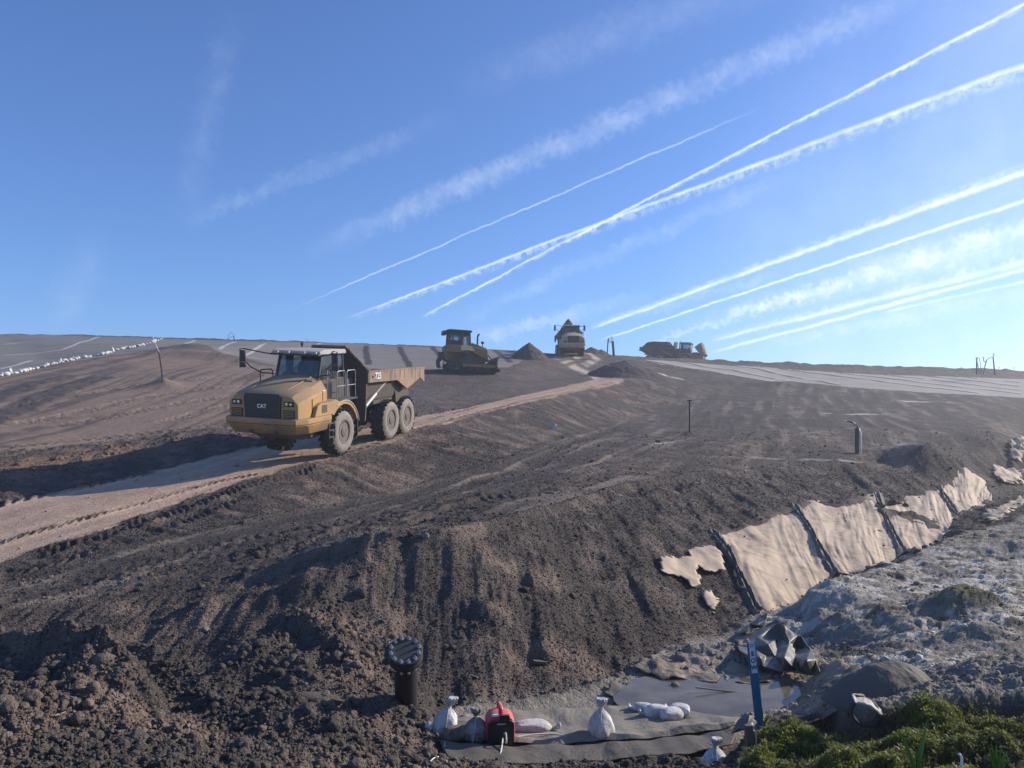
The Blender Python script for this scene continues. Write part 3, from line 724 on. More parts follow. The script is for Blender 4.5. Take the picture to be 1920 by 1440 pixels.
idx = np.arange(NL*NU).reshape(NL, NU)
quad = np.stack([idx[:-1, :-1], idx[:-1, 1:], idx[1:, 1:], idx[1:, :-1]], -1).reshape(-1, 4)
kq = kind[:-1, :-1].reshape(-1)
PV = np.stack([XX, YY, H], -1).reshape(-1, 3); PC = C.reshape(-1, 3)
def grid_obj(name, k, mat, kind_=None):
    q = quad[kq == k]; used, inv = np.unique(q, return_inverse=True); inv = inv.reshape(-1)
    me = bpy.data.meshes.new(name)
    me.vertices.add(len(used)); me.vertices.foreach_set('co', PV[used].astype(np.float32).reshape(-1))
    me.loops.add(len(inv)); me.loops.foreach_set('vertex_index', inv.astype(np.int32))
    me.polygons.add(len(q)); me.polygons.foreach_set('loop_start', np.arange(0, len(inv), 4, dtype=np.int32))
    me.polygons.foreach_set('use_smooth', np.ones(len(q), bool))
    me.update(calc_edges=True)
    at_ = me.color_attributes.new('soil', 'FLOAT_COLOR', 'POINT')
    cc = np.ones((len(used), 4), np.float32); cc[:, :3] = PC[used]
    at_.data.foreach_set('color', cc.reshape(-1))
    me.materials.append(mat)
    o = bpy.data.objects.new(name, me); COL.objects.link(o)
    if kind_: o['kind'] = kind_
    return o
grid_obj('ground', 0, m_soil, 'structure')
grid_obj('road', 1, m_sand, 'structure')
grid_obj('hill', 2, m_sand, 'structure')
tag(grid_obj('geotextile_sheeting', 3, m_geo), 'dark grey sheeting with pale seams spread along the left crest of the hill', 'sheeting')
tag(grid_obj('geotextile_sheeting', 4, m_geo), 'pale grey sheeting with dark seams covering the slope on the right skyline', 'sheeting')
def on(px, py, dz=0.0): return at(px, py, H, dz)
# ============================================================ MATERIALS
def mat(name, col, rough=.6, metal=0.0, dust=0.0, dcol=(.30, .23, .17), var=.15, bump=.0, scale=6.0, spec=.5, alpha_glass=False, streaks=0.0, up=.6, mud=0.0):
    m = bpy.data.materials.new(name); m.use_nodes = True; t = NT(m.node_tree)
    if alpha_glass:
        fr = t.n('ShaderNodeFresnel', {'IOR': 1.45}).outputs[0]
        tr = t.n('ShaderNodeBsdfTransparent', {'Color': (*col, 1)}).outputs[0]
        gl = t.n('ShaderNodeBsdfGlossy', {'Color': (.9, .95, 1, 1), 'Roughness': .06}).outputs[0]
        mx = t.n('ShaderNodeMixShader', {0: t.m('ADD', t.m('MULTIPLY', fr, .8), .05), 1: tr, 2: gl}).outputs[0]
        du = t.n('ShaderNodeBsdfDiffuse', {'Color': (*dcol, 1)}).outputs[0]
        oc = t.n('ShaderNodeTexCoord').outputs['Object']
        nz = t.n('ShaderNodeTexNoise', {'Vector': oc, 'Scale': 2.0, 'Detail': 6.0}).outputs['Fac']
        mx2 = t.n('ShaderNodeMixShader', {0: t.mr(nz, .4, .8, .03, dust), 1: mx, 2: du}).outputs[0]
        t.n('ShaderNodeOutputMaterial', {'Surface': mx2}); return m
    oc = t.n('ShaderNodeTexCoord').outputs['Object']
    a = t.n('ShaderNodeTexNoise', {'Vector': oc, 'Scale': scale, 'Detail': 6.0, 'Roughness': .65}).outputs['Fac']
    b = t.n('ShaderNodeTexNoise', {'Vector': oc, 'Scale': scale*.25, 'Detail': 5.0, 'Roughness': .6}).outputs['Fac']
    k = t.mr(a, .3, .7, 1-var, 1+var)
    c = t.mix(1.0, (*col, 1), t.n('ShaderNodeCombineColor', {0: k, 1: k, 2: k}).outputs[0], 'MULTIPLY')
    r = rough
    if dust:
        nz = t.n('ShaderNodeSeparateXYZ', {0: t.n('ShaderNodeNewGeometry').outputs['Normal']}).outputs[2]
        d = t.m('ADD', t.m('MULTIPLY', b, 1.3), t.m('MULTIPLY', a, .5))
        d = t.m('ADD', d, t.m('MULTIPLY', t.mr(nz, .2, 1), up))
        d = t.mr(d, 1.15-dust*.6, 1.75-dust*.6, 0, 1)
        c = t.mix(t.m('MULTIPLY', d, min(1, .45+dust*.5)), c, (*dcol, 1))
        r = t.mr(d, 0, 1, rough, .92)
    if streaks:
        sc = t.n('ShaderNodeMapping', {0: oc, 'Scale': (3.0, 3.0, .35)}).outputs[0]
        q = t.n('ShaderNodeTexNoise', {'Vector': sc, 'Scale': 3.0, 'Detail': 5.0}).outputs['Fac']
        c = t.mix(t.mr(q, .5, .68, 0, streaks), c, (.09, .07, .06, 1))
    if mud:
        zz = t.n('ShaderNodeSeparateXYZ', {0: oc}).outputs[2]
        fine_ = t.n('ShaderNodeTexNoise', {'Vector': oc, 'Scale': 14.0, 'Detail': 6.0, 'Roughness': .7}).outputs['Fac']
        q = t.m('ADD', t.mr(zz, 1.9, .9, -.25, .32), t.m('ADD', t.m('MULTIPLY', fine_, .7), t.m('MULTIPLY', b, .5)))
        c = t.mix(t.m('MULTIPLY', t.mr(q, .60, .86), mud), c, (.125, .095, .07, 1))
        c = t.mix(t.m('MULTIPLY', t.mr(fine_, .62, .70), mud*.6), c, (.07, .055, .045, 1))
    ins = {'Base Color': c, 'Roughness': r, 'Metallic': metal, 'Specular IOR Level': spec}
    if bump:
        ins['Normal'] = t.n('ShaderNodeBump', {'Height': a, 'Strength': min(1, bump), 'Distance': .02}).outputs[0]
    p = t.n('ShaderNodeBsdfPrincipled', ins)
    t.n('ShaderNodeOutputMaterial', {'Surface': p.outputs[0]}); return m
Mt = dict(
 yellow=mat('yellow_paint', (.44, .235, .060), .52, dust=.80, dcol=(.27, .20, .135), var=.12, scale=3, mud=.8),
 yellow_worn=mat('worn_yellow_paint', (.34, .21, .115), .65, dust=.9, dcol=(.22, .155, .12), var=.35, scale=4, streaks=1.0, mud=.0, bump=.3),
 backlit=mat('backlit_paint', (.24, .185, .105), .6, dust=.8, dcol=(.19, .15, .115), var=.15, scale=3),  # darker tone stands in for the far truck's backlighting
 pale=mat('dusty_pale_paint', (.42, .36, .24), .55, dust=.8, dcol=(.34, .30, .25), var=.15, scale=3),
 dozer=mat('dozer_paint', (.30, .175, .055), .6, dust=.85, dcol=(.16, .118, .085), var=.12, scale=4),
 dark=mat('black_plastic', (.018, .019, .021), .5, dust=.25, dcol=(.14, .11, .09)),
 darkdust=mat('dusty_black_steel', (.035, .033, .033), .6, dust=.7, dcol=(.13, .10, .085), bump=.2),
 body=mat('muddy_body_steel', (.085, .066, .05), .8, dust=.8, dcol=(.10, .078, .065), var=.25, bump=.3),
 grille=mat('grille_black', (.012, .013, .016), .38, dust=.12, dcol=(.10, .09, .08)),
 glass=mat('tinted_glass', (.48, .58, .58), dust=.16, dcol=(.22, .20, .18), alpha_glass=True),
 rubber=mat('tyre_rubber', (.030, .029, .028), .85, dust=.6, dcol=(.16, .125, .10), var=.2, bump=.3, up=.1),
 sidewall=mat('dusty_sidewall', (.23, .20, .17), .9, dust=.5, dcol=(.30, .245, .20), var=.18, scale=5, bump=.2, up=.1),
 rim=mat('dirty_rim', (.13, .11, .09), .6, .2, dust=.7, dcol=(.20, .16, .13), var=.3),
 chrome=mat('bright_metal', (.75, .76, .78), .25, 1.0, dust=.3),
 lamp=mat('lamp_glass', (.65, .66, .68), .15, .6, var=.05),
 white=mat('white_letter', (.72, .72, .70), .5, var=.08),
 grey=mat('grey_rail', (.27, .27, .27), .45, .3, dust=.3),
 roofw=mat('dust_white_roof', (.36, .35, .33), .7, dust=.5, dcol=(.44, .40, .36)),
 seat=mat('seat_fabric', (.03, .03, .035), .9),
 tan=mat('lit_tan_panel', (.78, .52, .28), .6, dust=.4, dcol=(.4, .3, .22)),  # tan brightened to look sunlit on the shaded side of the dozer
)
def soil_obj_mat(name, a, b):
    m = bpy.data.materials.new(name); m.use_nodes = True; t = NT(m.node_tree)
    oc = t.n('ShaderNodeNewGeometry').outputs['Position']
    n = t.n('ShaderNodeTexNoise', {'Vector': oc, 'Scale': 2.0, 'Detail': 9.0, 'Roughness': .7}).outputs['Fac']
    n2_ = t.n('ShaderNodeTexNoise', {'Vector': oc, 'Scale': 22.0, 'Detail': 4.0, 'Roughness': .7}).outputs['Fac']
    c = t.mix(t.mr(t.m('ADD', n, t.m('MULTIPLY', n2_, .6)), .6, 1.0), (*a, 1), (*b, 1))
    bp = t.n('ShaderNodeBump', {'Height': t.m('ADD', n, n2_), 'Strength': .9, 'Distance': .12})
    p = t.n('ShaderNodeBsdfPrincipled', {'Base Color': c, 'Roughness': .95, 'Normal': bp.outputs[0], 'Specular IOR Level': .1})
    t.n('ShaderNodeOutputMaterial', {'Surface': p.outputs[0]}); return m
m_load = soil_obj_mat('loaded_soil', (.055, .048, .044), (.11, .088, .072))

def text_mesh(txt, size, mat_, parent, loc, rot, name='lettering', ext=.006, bold=.0, sx=1.0):
    cu = bpy.data.curves.new('t', 'FONT'); cu.body = txt; cu.size = size; cu.extrude = ext; cu.align_x = 'CENTER'; cu.align_y = 'CENTER'; cu.offset = bold
    tmp = bpy.data.objects.new('t', cu); COL.objects.link(tmp)
    bpy.context.view_layer.update()
    me = bpy.data.meshes.new_from_object(tmp.evaluated_get(bpy.context.evaluated_depsgraph_get()))
    bpy.data.objects.remove(tmp); bpy.data.curves.remove(cu)
    me.name = name; me.materials.clear(); me.materials.append(mat_)
    o = bpy.data.objects.new(name, me); COL.objects.link(o); o.parent = parent
    o.location = loc; o.rotation_euler = rot; o.scale = (sx, 1, 1); return o

# ============================================================ HAUL TRUCK   x forward, y left, z up, origin on the ground under the front axle
def make_wheel(root, x, side, detail=True):
    w = MB(); y0, y1 = side*.86, side*1.44
    s = side
    # tread carcass + lugs
    w.lathe([(.50, y0), (.74, y0+s*.02), (.79, y0+s*.10), (.79, y1-s*.10), (.75, y1-s*.03), (.74, y1-s*.025)], 'y', (0, 0, 0), 40)
    n = 22
    for k in range(n):
        for half in (0, 1):
            a = 2*math.pi*(k+half*.5)/n
            yc = (y0+y1)/2+s*(.145 if half else -.145)
            rot = rotm(0, -a, 0) @ rotm((.42 if half else -.42)*s*1.0, 0, 0)
            w.box((math.cos(a)*.795, yc, math.sin(a)*.795), (.085, .33, .095), rot)
    o = w.build('wheel', Mt['rubber'], root, smooth=35); o.location = (x, 0, .80); o.rotation_euler = (0, random.random(), 0)
    sw = MB().lathe([(.42, y1-s*.06), (.44, y1+s*.02), (.56, y1+s*.045), (.68, y1+s*.03), (.755, y1-s*.035), (.74, y1-s*.08)], 'y', (0, 0, 0), 40)
    q = sw.build('sidewall', Mt['sidewall'], o, smooth=50)
    rm = MB().lathe([(.44, y1-s*.02), (.42, y1+s*.025), (.39, y1+s*.015), (.36, y1-s*.10), (.24, y1-s*.16), (.22, y1-s*.05), (.16, y1+s*.01), (.08, y1+s*.02), (.001, y1+s*.02)], 'y', (0, 0, 0), 32)
    for k in range(12):
        a = 2*math.pi*k/12; rm.cyl((math.cos(a)*.29, y1-s*.10, math.sin(a)*.29), .028, .08, 'y', 6)
    rm.build('rim', Mt['rim'], o, smooth=35)
    return o
def heap(L0, L1, w, z0, peak, seed, ridge=0.0, nx=46, ny=30, flat=.35):
    rn = random.Random(seed); m = MB(); vs = []
    for i in range(nx):
        for j in range(ny):
            a, b = i/(nx-1)*2-1, j/(ny-1)*2-1
            x = L0+(L1-L0)*(a+1)/2; y = b*w
            e = max(0, 1-abs(b)**1.6)*max(0, 1-abs(a)**(3.0 if ridge else 1.6))
            if not ridge: e = max(0, 1.04-math.sqrt(a*a+b*b+.02))**1.0
            h = peak*e
            if ridge: h = peak*min(1, e*1.6)*(.82+.4*float(fbm(np.array([x*.9]), np.array([y*.9]), seed, 3)[0]))
            h += .22*e**.5*float(fbm(np.array([x*2.4]), np.array([y*2.4]), seed+3, 4)[0])
            vs.append((x, y, z0+h))
    fs = [(i*ny+j, (i+1)*ny+j, (i+1)*ny+j+1, i*ny+j+1) for i in range(nx-1) for j in range(ny-1)]
    return m.add(vs, fs)
def make_truck(label, paint, load=None, hood_open=False, letters=True, group='articulated dump trucks'):
    root = empty('dump_truck', label=label, cat='dump truck', group=group)
    P = Mt[paint]; Y_ = Mt['yellow_worn'] if paint == 'yellow' else Mt['body']
    # --- hood (three cross-sections lofted)
    def sec(x, pts_): return [(x, y, z) for y, z in pts_]+[(x, -y, z) for y, z in reversed(pts_)]
    NX = .18
    rings = [sec(2.62+NX, [(1.28, 1.5), (1.28, 1.98), (1.05, 2.20), (.66, 2.28), (.3, 2.30)]),
             sec(2.40+NX, [(1.32, 1.5), (1.32, 2.08), (1.08, 2.32), (.68, 2.41), (.3, 2.44)]),
             sec(1.70, [(1.33, 1.5), (1.33, 2.24), (1.10, 2.50), (.70, 2.60), (.3, 2.66)]),
             sec(0.80, [(1.22, 1.5), (1.22, 2.35), (1.00, 2.66), (.68, 2.79), (.3, 2.84)])]
    hood = MB().loft(rings)
    hd = hood.build('hood', P, root, smooth=28, bevel=.03)
    for s in (-1, 1):
        lines = MB(); lines.tube([(2.44, s*.69, 2.425), (1.7, s*.71, 2.615), (.85, s*.69, 2.805)], .018, 6)
        lines.build('hood_crease', Mt['darkdust'] if paint != 'yellow' else P, hd)
        MB().tube([(2.42, s*1.0, 2.37), (1.7, s*1.12, 2.50), (.85, s*1.02, 2.67)], .014, 6).build('hood_crease', Mt['darkdust'] if paint != 'yellow' else P, hd)
    g = MB(); g.prism([(-.66, 1.50), (.66, 1.50), (.70, 2.20), (.64, 2.31), (-.64, 2.31), (-.70, 2.20)], 2.60+NX, 2.665+NX, 'x')
    gr = g.build('grille', Mt['grille'], hd, bevel=.015)
    sl = MB()
    for k in range(9): sl.box((2.672+NX, 0, 1.58+k*.075), (.012, 1.14, .022))
    sl.build('slat', Mt['dark'], gr)
    if letters:
        text_mesh('CAT', .18, Mt['white'], gr, (2.685+NX, 0.0, 1.90), (R(90), 0, R(90)), ext=.008, bold=.006)
    for s in (-1, 1):
        hl = MB().box((2.625+NX, s*.97, 2.00), (.05, .36, .17)).build('headlight', Mt['dark'], hd, bevel=.02)
        b = MB().lathe([(.001, 2.672), (.05, 2.668), (.062, 2.64)], 'x', (NX, s*.90, 2.0), 16); b.lathe([(.001, 2.668), (.04, 2.664), (.05, 2.64)], 'x', (NX, s*1.05, 1.995), 16)
        b.build('lens', Mt['lamp'], hl)
        v = MB().box((2.63+NX, s*.97, 1.67), (.03, .42, .28)).build('side_vent', Mt['dark'], hd, bevel=.01)
        lv = MB()
        for k in range(5): lv.box((2.652+NX, s*.97, 1.57+k*.05), (.012, .38, .014))
        lv.build('louver', P, v)
    if letters:
        lab = MB(); lab.box((1.75, 1.333, 1.86), (.30, .006, .07)); lab.build('warning_label', mat('label_red', (.45, .12, .08), .5), hd)
        lab = MB(); lab.box((1.68, 1.333, 1.76), (.30, .006, .06)); lab.build('warning_label', Mt['white'], hd)
        lab = MB(); lab.box((1.05, 1.235, 2.30), (.16, .006, .12)); lab.build('warning_label', Mt['white'], hd)
    for x_, z0_, z1_ in ((1.98, 1.56, 2.12), (1.18, 1.98, 2.34)):
        MB().box((x_, 1.338 if x_ > 1.5 else 1.275, (z0_+z1_)/2), (.018, .012, z1_-z0_)).build('panel_gap', Mt['dark'], hd)
    if hood_open:
        for o in (hd,):
            o.location = (2.6-(2.6*math.cos(R(52))-1.5*math.sin(R(52)))+.25, 0, 1.5-(-2.6*math.sin(R(-52))*-1*-1+1.5*math.cos(R(52)))+.0)
            M4 = Matrix.Translation((2.6, 0, 1.5)) @ Matrix.Rotation(R(52), 4, 'Y') @ Matrix.Translation((-2.6, 0, -1.5))
            o.matrix_local = M4
        eng = MB().box((1.6, 0, 1.75), (1.5, 1.1, .6)); eng.cyl((1.4, .3, 2.1), .14, .8, 'x'); eng.build('engine', Mt['darkdust'], root, bevel=.03)
    # --- bumper and lower nose
    b = MB(); pl = [(2.98, -1.30), (2.98, 1.30), (2.50, 1.49), (.95, 1.49), (.95, -1.49), (2.50, -1.49)]
    b.prism(pl, 1.33, 1.52, 'z')
    bp = b.build('bumper', P, root, smooth=20, bevel=.025)
    top = [(x, y, 1.32) for x, y in pl]; bot = [(2.72, -1.12, .98), (2.72, 1.12, .98), (2.2, 1.33, .98), (1.0, 1.42, 1.02), (1.0, -1.42, 1.02), (2.2, -1.33, .98)]
    MB().loft([bot, top]).build('bumper_skirt', P, bp, smooth=20, bevel=.02)
    MB().prism([(2.3, .98), (1.0, .98), (1.0, .72), (1.7, .70)], -.9, .9, 'y').build('belly_plate', Mt['body'], root, smooth=20)
    for s in (-1, 1):
        tow = MB(); tow.box((2.76, s*.45, 1.06), (.12, .10, .16)); tow.cyl((2.80, s*.45, 1.06), .05, .14, 'y', 12)
        tow.build('tow_hook', Mt['darkdust'], bp, bevel=.01)
    # --- front fenders: step panel and wheel arch
    for s in (-1, 1):
        f = MB()
        y0, y1 = sorted((s*1.02, s*1.47))
        prof = [(2.05, 1.52), (1.85, 1.88), (1.62, 1.97), (.95, 1.97), (.62, 2.02)]
        arc = [(1.12*math.cos(a), .80+1.12*math.sin(a)) for a in [R(d) for d in (85, 100, 115, 130, 145, 160)]]
        inn = [(1.00*math.cos(a), .80+1.00*math.sin(a)) for a in [R(d) for d in (160, 145, 130, 115, 100, 85, 70, 55, 42)]]
        f.prism(prof+[(.35, 1.93)]+arc+inn+[(.95, 1.52)], y0, y1, 'y')
        fd = f.build('fender', P, root, smooth=30, bevel=.02)
        rec = MB(); yy = s*1.474
        rec.box((1.42, yy, 1.76), (.34, .012, .26)); rec.build('step_recess', Mt['body'], fd)
        lip = MB(); lip.tube([(1.13*math.cos(R(d)), s*1.47, .80+1.13*math.sin(R(d))) for d in range(60, 166, 8)], .028, 6)
        lip.build('arch_lip', Mt['roofw'] if paint == 'yellow' else Mt['body'], fd)
        fl = MB().prism([(-.98, 1.42), (-1.04, 1.42), (-1.02, .55), (-.86, .42), (-.82, .46), (-.96, .6)], y0, y1, 'y'); fl.build('mudflap', Mt['dark'], root, smooth=20)
    stp = MB()
    for k in range(3): stp.box((.9-.0*k, 1.38, 1.20-.24*k), (.44, .2, .035))
    stp.box((.70, 1.38, .95), (.03, .2, .55)); stp.box((1.10, 1.38, .95), (.03, .2, .55))
    stp.build('step', Mt['darkdust'], root, bevel=.005)
    # --- cab
    ylo, yhi = -.82, .92
    lo = MB(); lo.prism([(.78, 1.5), (.80, 2.62), (.80, 2.70), (-1.02, 2.70), (-1.02, 1.5)], ylo, yhi, 'y')
    lowm = Mt['darkdust']
    cb = lo.build('cab', lowm, root, smooth=20, bevel=.02)
    fr = MB()
    for y in (ylo+.04, yhi-.04):
        fr.tube([(.80, y, 2.66), (.52, y*.97, 3.56)], .055, 8); fr.tube([(-.98, y, 2.66), (-.94, y*.97, 3.56)], .06, 8)
        fr.tube([(-.22, y, 2.66), (-.24, y*.97, 3.56)], .045, 8)
        fr.tube([(.52, y*.97, 3.54), (-.94, y*.97, 3.54)], .05, 8)
    fr.tube([(.80, ylo, 2.68), (.80, yhi, 2.68)], .05, 8); fr.tube([(.53, ylo, 3.53), (.53, yhi, 3.53)], .05, 8)
    fr.tube([(-.96, ylo, 2.68), (-.96, yhi, 2.68)], .05, 8)
    fr.build('cab_frame', Mt['dark'], root)
    MB().add([(.81, ylo+.06, 2.68), (.81, yhi-.06, 2.68), (.55, yhi-.08, 3.53), (.55, ylo+.08, 3.53)], [(0, 1, 2, 3)]).build('windshield', Mt['glass'], root, smooth=0, recalc=False)
    for y in (ylo+.02, yhi-.02):
        MB().add([(.74, y, 2.68), (-.20, y, 2.68), (-.22, y*.97, 3.52), (.52, y*.97, 3.52)], [(0, 1, 2, 3)]).build('side_window', Mt['glass'], root, smooth=0, recalc=False)
        MB().add([(-.28, y, 2.68), (-.92, y, 2.68), (-.90, y*.97, 3.52), (-.28, y*.97, 3.52)], [(0, 1, 2, 3)]).build('side_window', Mt['glass'], root, smooth=0, recalc=False)
    MB().add([(-.98, ylo+.06, 2.7), (-.98, yhi-.06, 2.7), (-.95, yhi-.08, 3.52), (-.95, ylo+.08, 3.52)], [(0, 1, 2, 3)]).build('rear_window', Mt['glass'], root, smooth=0, recalc=False)
    # door with glazing on the driver's side
    dr = MB(); dr.box((.30, yhi+.012, 2.10), (.86, .03, 1.10)); d = dr.build('door', Mt['darkdust'], root, bevel=.02)
    MB().box((.30, yhi+.032, 2.16), (.66, .012, .78)).build('door_pane', Mt['grille'], d, bevel=.02)
    MB().tube([(.62, yhi+.06, 1.75), (.62, yhi+.09, 1.95), (.62, yhi+.06, 2.15)], .014, 6).build('handle', Mt['grey'], d)
    st = MB(); st.box((-.35, .05, 2.75), (.5, .5, .14)); st.box((-.60, .05, 3.08), (.14, .46, .6)); st.box((-.62, .05, 3.42), (.10, .26, .14)); st.build('seat', Mt['seat'], root, bevel=.04)
    wh = MB(); wh.lathe([(.17, 0), (.19, .02), (.21, 0), (.19, -.02)], 'x', (0, 0, 0), 24); wo = wh.build('steering_wheel', Mt['dark'], root); wo.location = (.30, .05, 2.98); wo.rotation_euler = (0, R(-35), 0)
    MB().box((.55, .05, 2.78), (.35, 1.3, .22)).build('dashboard', Mt['dark'], root, bevel=.05)
    rf = MB().prism([(.86, 3.58), (.80, 3.66), (.50, 3.72), (-.98, 3.72), (-1.06, 3.64), (-1.04, 3.56), (.82, 3.54)], -.92, .98, 'y')
    ro = rf.build('roof', Mt['roofw'], root, smooth=25, bevel=.03)
    vs_ = MB().prism([(.66, 3.53), (.90, 3.50), (.92, 3.57), (.70, 3.58)], -.90, .96, 'y'); vs_.build('visor', Mt['body'], ro, smooth=20)
    for y in (-.72, -.28, .34, .78):
        MB().box((.90, y, 3.60), (.10, .22, .09)).build('work_light', Mt['darkdust'] if paint != 'yellow' else Mt['roofw'], ro, bevel=.015)
    bc = MB().cyl((-.8, -.7, 3.86), .05, .14, 'z', 12); bc.cyl((-.8, -.7, 3.76), .02, .1, 'z', 8); bc.build('beacon', mat('beacon_amber', (.6, .22, .03), .3) if False else Mt['dark'], ro)
    MB().tube([(.86, -.35, 2.72), (.80, -.05, 3.02), (.72, .15, 3.3)], .012, 6).build('wiper', Mt['dark'], root)
    # --- rails and mirrors
    ra = MB()
    for x0, x1 in ((.42, -.18), (-.30, -.95)):
        ra.tube([(x0, 1.40, 1.98), (x0, 1.40, 2.90), (x0-.06, 1.40, 2.98), (x1+.06, 1.40, 2.98), (x1, 1.40, 2.90), (x1, 1.40, 1.95)], .017, 8)
        ra.tube([(x0, 1.40, 2.45), (x1, 1.40, 2.45)], .014, 8)
    ra.tube([(.48, 1.06, 1.98), (.55, 1.10, 2.55), (.48, 1.05, 3.0)], .018, 8)
    ra.build('handrail', Mt['grey'], root)
    rb = MB()
    rb.tube([(.9, -1.34, 2.1), (.9, -1.36, 2.85), (.84, -1.36, 2.95), (.2, -1.36, 2.95), (.12, -1.36, 2.85), (.12, -1.34, 2.0)], .02, 8)
    rb.tube([(.9, -1.35, 2.5), (.12, -1.35, 2.5)], .018, 8)
    rb.build('handrail', Mt['dark'], root)
    MB().prism([(.95, -1.48), (.95, -.9), (-1.0, -.9), (-1.0, -1.48)], 1.93, 1.98, 'z').build('platform', Mt['darkdust'], root)
    MB().prism([(.35, .95), (.35, 1.47), (-1.0, 1.47), (-1.0, .95)], 1.93, 1.98, 'z').build('platform', Mt['darkdust'], root)
    for s, yo, x in ((-1, 2.12, .95), (1, 1.56, .70)):
        arm = MB()
        arm.tube([(.60, s*.90, 3.50), (x-.1, s*1.25, 3.56), (x, s*(yo-.15), 3.68), (x, s*yo, 3.66), (x, s*(yo+.02), 3.0)], .022, 8)
        arm.tube([(.74, s*.88, 2.82), (x-.06, s*1.3, 2.86), (x, s*(yo-.40), 3.05), (x, s*(yo-.16), 3.28)], .022, 8)
        am = arm.build('mirror_arm', Mt['dark'], root)
        MB().box((x-.01, s*(yo-.10), 3.42), (.09, .21, .40)).build('mirror', Mt['dark'], am, bevel=.03)
        MB().box((x-.01, s*(yo-.10), 3.11), (.09, .20, .19)).build('mirror', Mt['dark'], am, bevel=.03)
    # --- chassis
    ch = MB()
    ch.box((-.1, 0, 1.15), (3.6, .9, .42)); ch.box((-4.2, 0, 1.12), (5.2, .85, .36)); ch.cyl((-1.75, 0, 1.12), .34, .7, 'z', 20); ch.box((-1.8, 0, 1.1), (.9, .6, .6))
    for x in (0, -4.0, -5.6): ch.cyl((x, 0, .80), .16, 2.0, 'y', 16); ch.cyl((x, 0, .80), .30, .5, 'y', 16)
    ch.box((-4.8, .62, .95), (1.7, .14, .22)); ch.box((-4.8, -.62, .95), (1.7, .14, .22))
    ch.build('chassis', Mt['darkdust'], root, bevel=.02)
    MB().cyl((-.55, -1.12, 2.7), .10, 1.5, 'z', 14).build('exhaust', Mt['darkdust'], root)
    # --- body: floor and sloping sides, rim rails, spill guard
    def sect(x, z0, hw0, zr, hw1, t=.06):
        return [(x, -hw1, zr), (x, -hw0, z0+.3), (x, -hw0+.25, z0), (x, hw0-.25, z0), (x, hw0, z0+.3), (x, hw1, zr), (x, hw1-t, zr), (x, hw0-t, z0+.33), (x, hw0-.27, z0+t), (x, -hw0+.27, z0+t), (x, -hw0+t, z0+.33), (x, -hw1+t, zr)]
    bd = MB(); bd.loft([sect(-1.85, 1.42, 1.15, 2.86, 1.42), sect(-4.6, 1.42, 1.15, 2.86, 1.42), sect(-5.6, 1.60, 1.15, 2.86, 1.42), sect(-6.8, 2.05, 1.15, 2.80, 1.42), sect(-7.3, 2.28, 1.15, 2.78, 1.42)])
    body = bd.build('dump_body', Mt['body'], root, smooth=20)
    for s in (-1, 1):
        y0, y1 = sorted((s*1.425, s*1.50))
        rp = [(-1.82, 2.86), (-7.30, 2.80), (-7.36, 2.14), (-6.85, 2.38), (-5.45, 1.98), (-4.45, 2.40), (-1.82, 2.44)]
        rr = MB().prism(rp, y0, y1, 'y').build('side_rail', Y_, body, smooth=20, bevel=.012)
        cap = MB(); yc = s*1.46; cap.box((-4.57, yc, 2.845), (5.5, .12, .05), rotm(0, R(-.6), 0)); cap.build('rail_cap', Y_, rr)
        if letters and s > 0:
            MB().box((-2.62, 1.504, 2.665), (.46, .008, .26)).build('number_plate', mat('plate_dark', (.10, .085, .07), .6, dust=.4), rr)
            text_mesh('725', .36, Mt['white'], rr, (-2.62, 1.512, 2.665), (R(90), 0, R(180)), ext=.004, bold=.006)
            MB().cyl((-2.18, 1.505, 2.66), .055, .02, 'y', 14).build('lift_hole', Mt['dark'], rr)
        pv = MB(); pv.prism([(-4.9, 1.45), (-5.5, 1.45), (-5.6, 2.1), (-4.8, 2.4)], *sorted((s*1.12, s*1.22)), 'y'); pv.build('body_rib', Mt['body'], body)
        ci = MB(); ci.tube([(-1.95, s*1.20, 1.45), (-2.9, s*1.24, 1.93)], .10, 14); ci.tube([(-2.9, s*1.24, 1.93), (-3.8, s*1.28, 2.38)], .055, 12)
        ci.build('hoist_cylinder', Mt['grey'], root)
    fp = MB(); fp.prism([(-1.43, 2.90), (-.68, 3.72), (.68, 3.72), (1.43, 2.90), (1.40, 1.5), (1.36, .98), (1.10, .86), (-1.10, .86), (-1.36, .98), (-1.40, 1.5)], -1.86, -1.78, 'x')
    fpo = fp.build('front_plate', Mt['body'], body, smooth=20)
    sg = MB(); sg.tube([(-1.80, -1.46, 2.90), (-1.60, -.68, 3.76), (-1.60, .68, 3.76), (-1.80, 1.46, 2.90)], .055, 8)
    sg.add([(-1.80, -1.43, 2.90), (-1.58, -.68, 3.74), (-1.58, .68, 3.74), (-1.80, 1.43, 2.90), (-1.86, 1.43, 2.84), (-1.86, -1.43, 2.84)], [(0, 1, 2, 3, 4, 5)])
    sg.build('spill_guard', Mt['body'], fpo, smooth=20)
    MB().tube([(-1.79, -1.48, 2.93), (-1.58, -.69, 3.79), (-1.58, .69, 3.79), (-1.79, 1.48, 2.93)], .045, 8).build('guard_edge', Y_, fpo)
    wf = MB()
    for s in (-1, 1):
        wf.prism([(-3.0, 1.5), (-3.1, 1.75), (-6.4, 1.9), (-6.6, 1.65)], *sorted((s*.9, s*1.10)), 'y')
    wf.build('wheel_guard', Mt['body'], body)
    bx_ = MB(); bx_.box((-1.34, 0, 2.0), (.52, 1.9, 1.25)); bx_.cyl((-1.36, .55, 2.72), .16, .25, 'z', 14); bx_.build('rear_deck', Mt['darkdust'], root, bevel=.03)
    for x in (0, -4.0, -5.6):
        for s in (-1, 1): make_wheel(root, x, s)
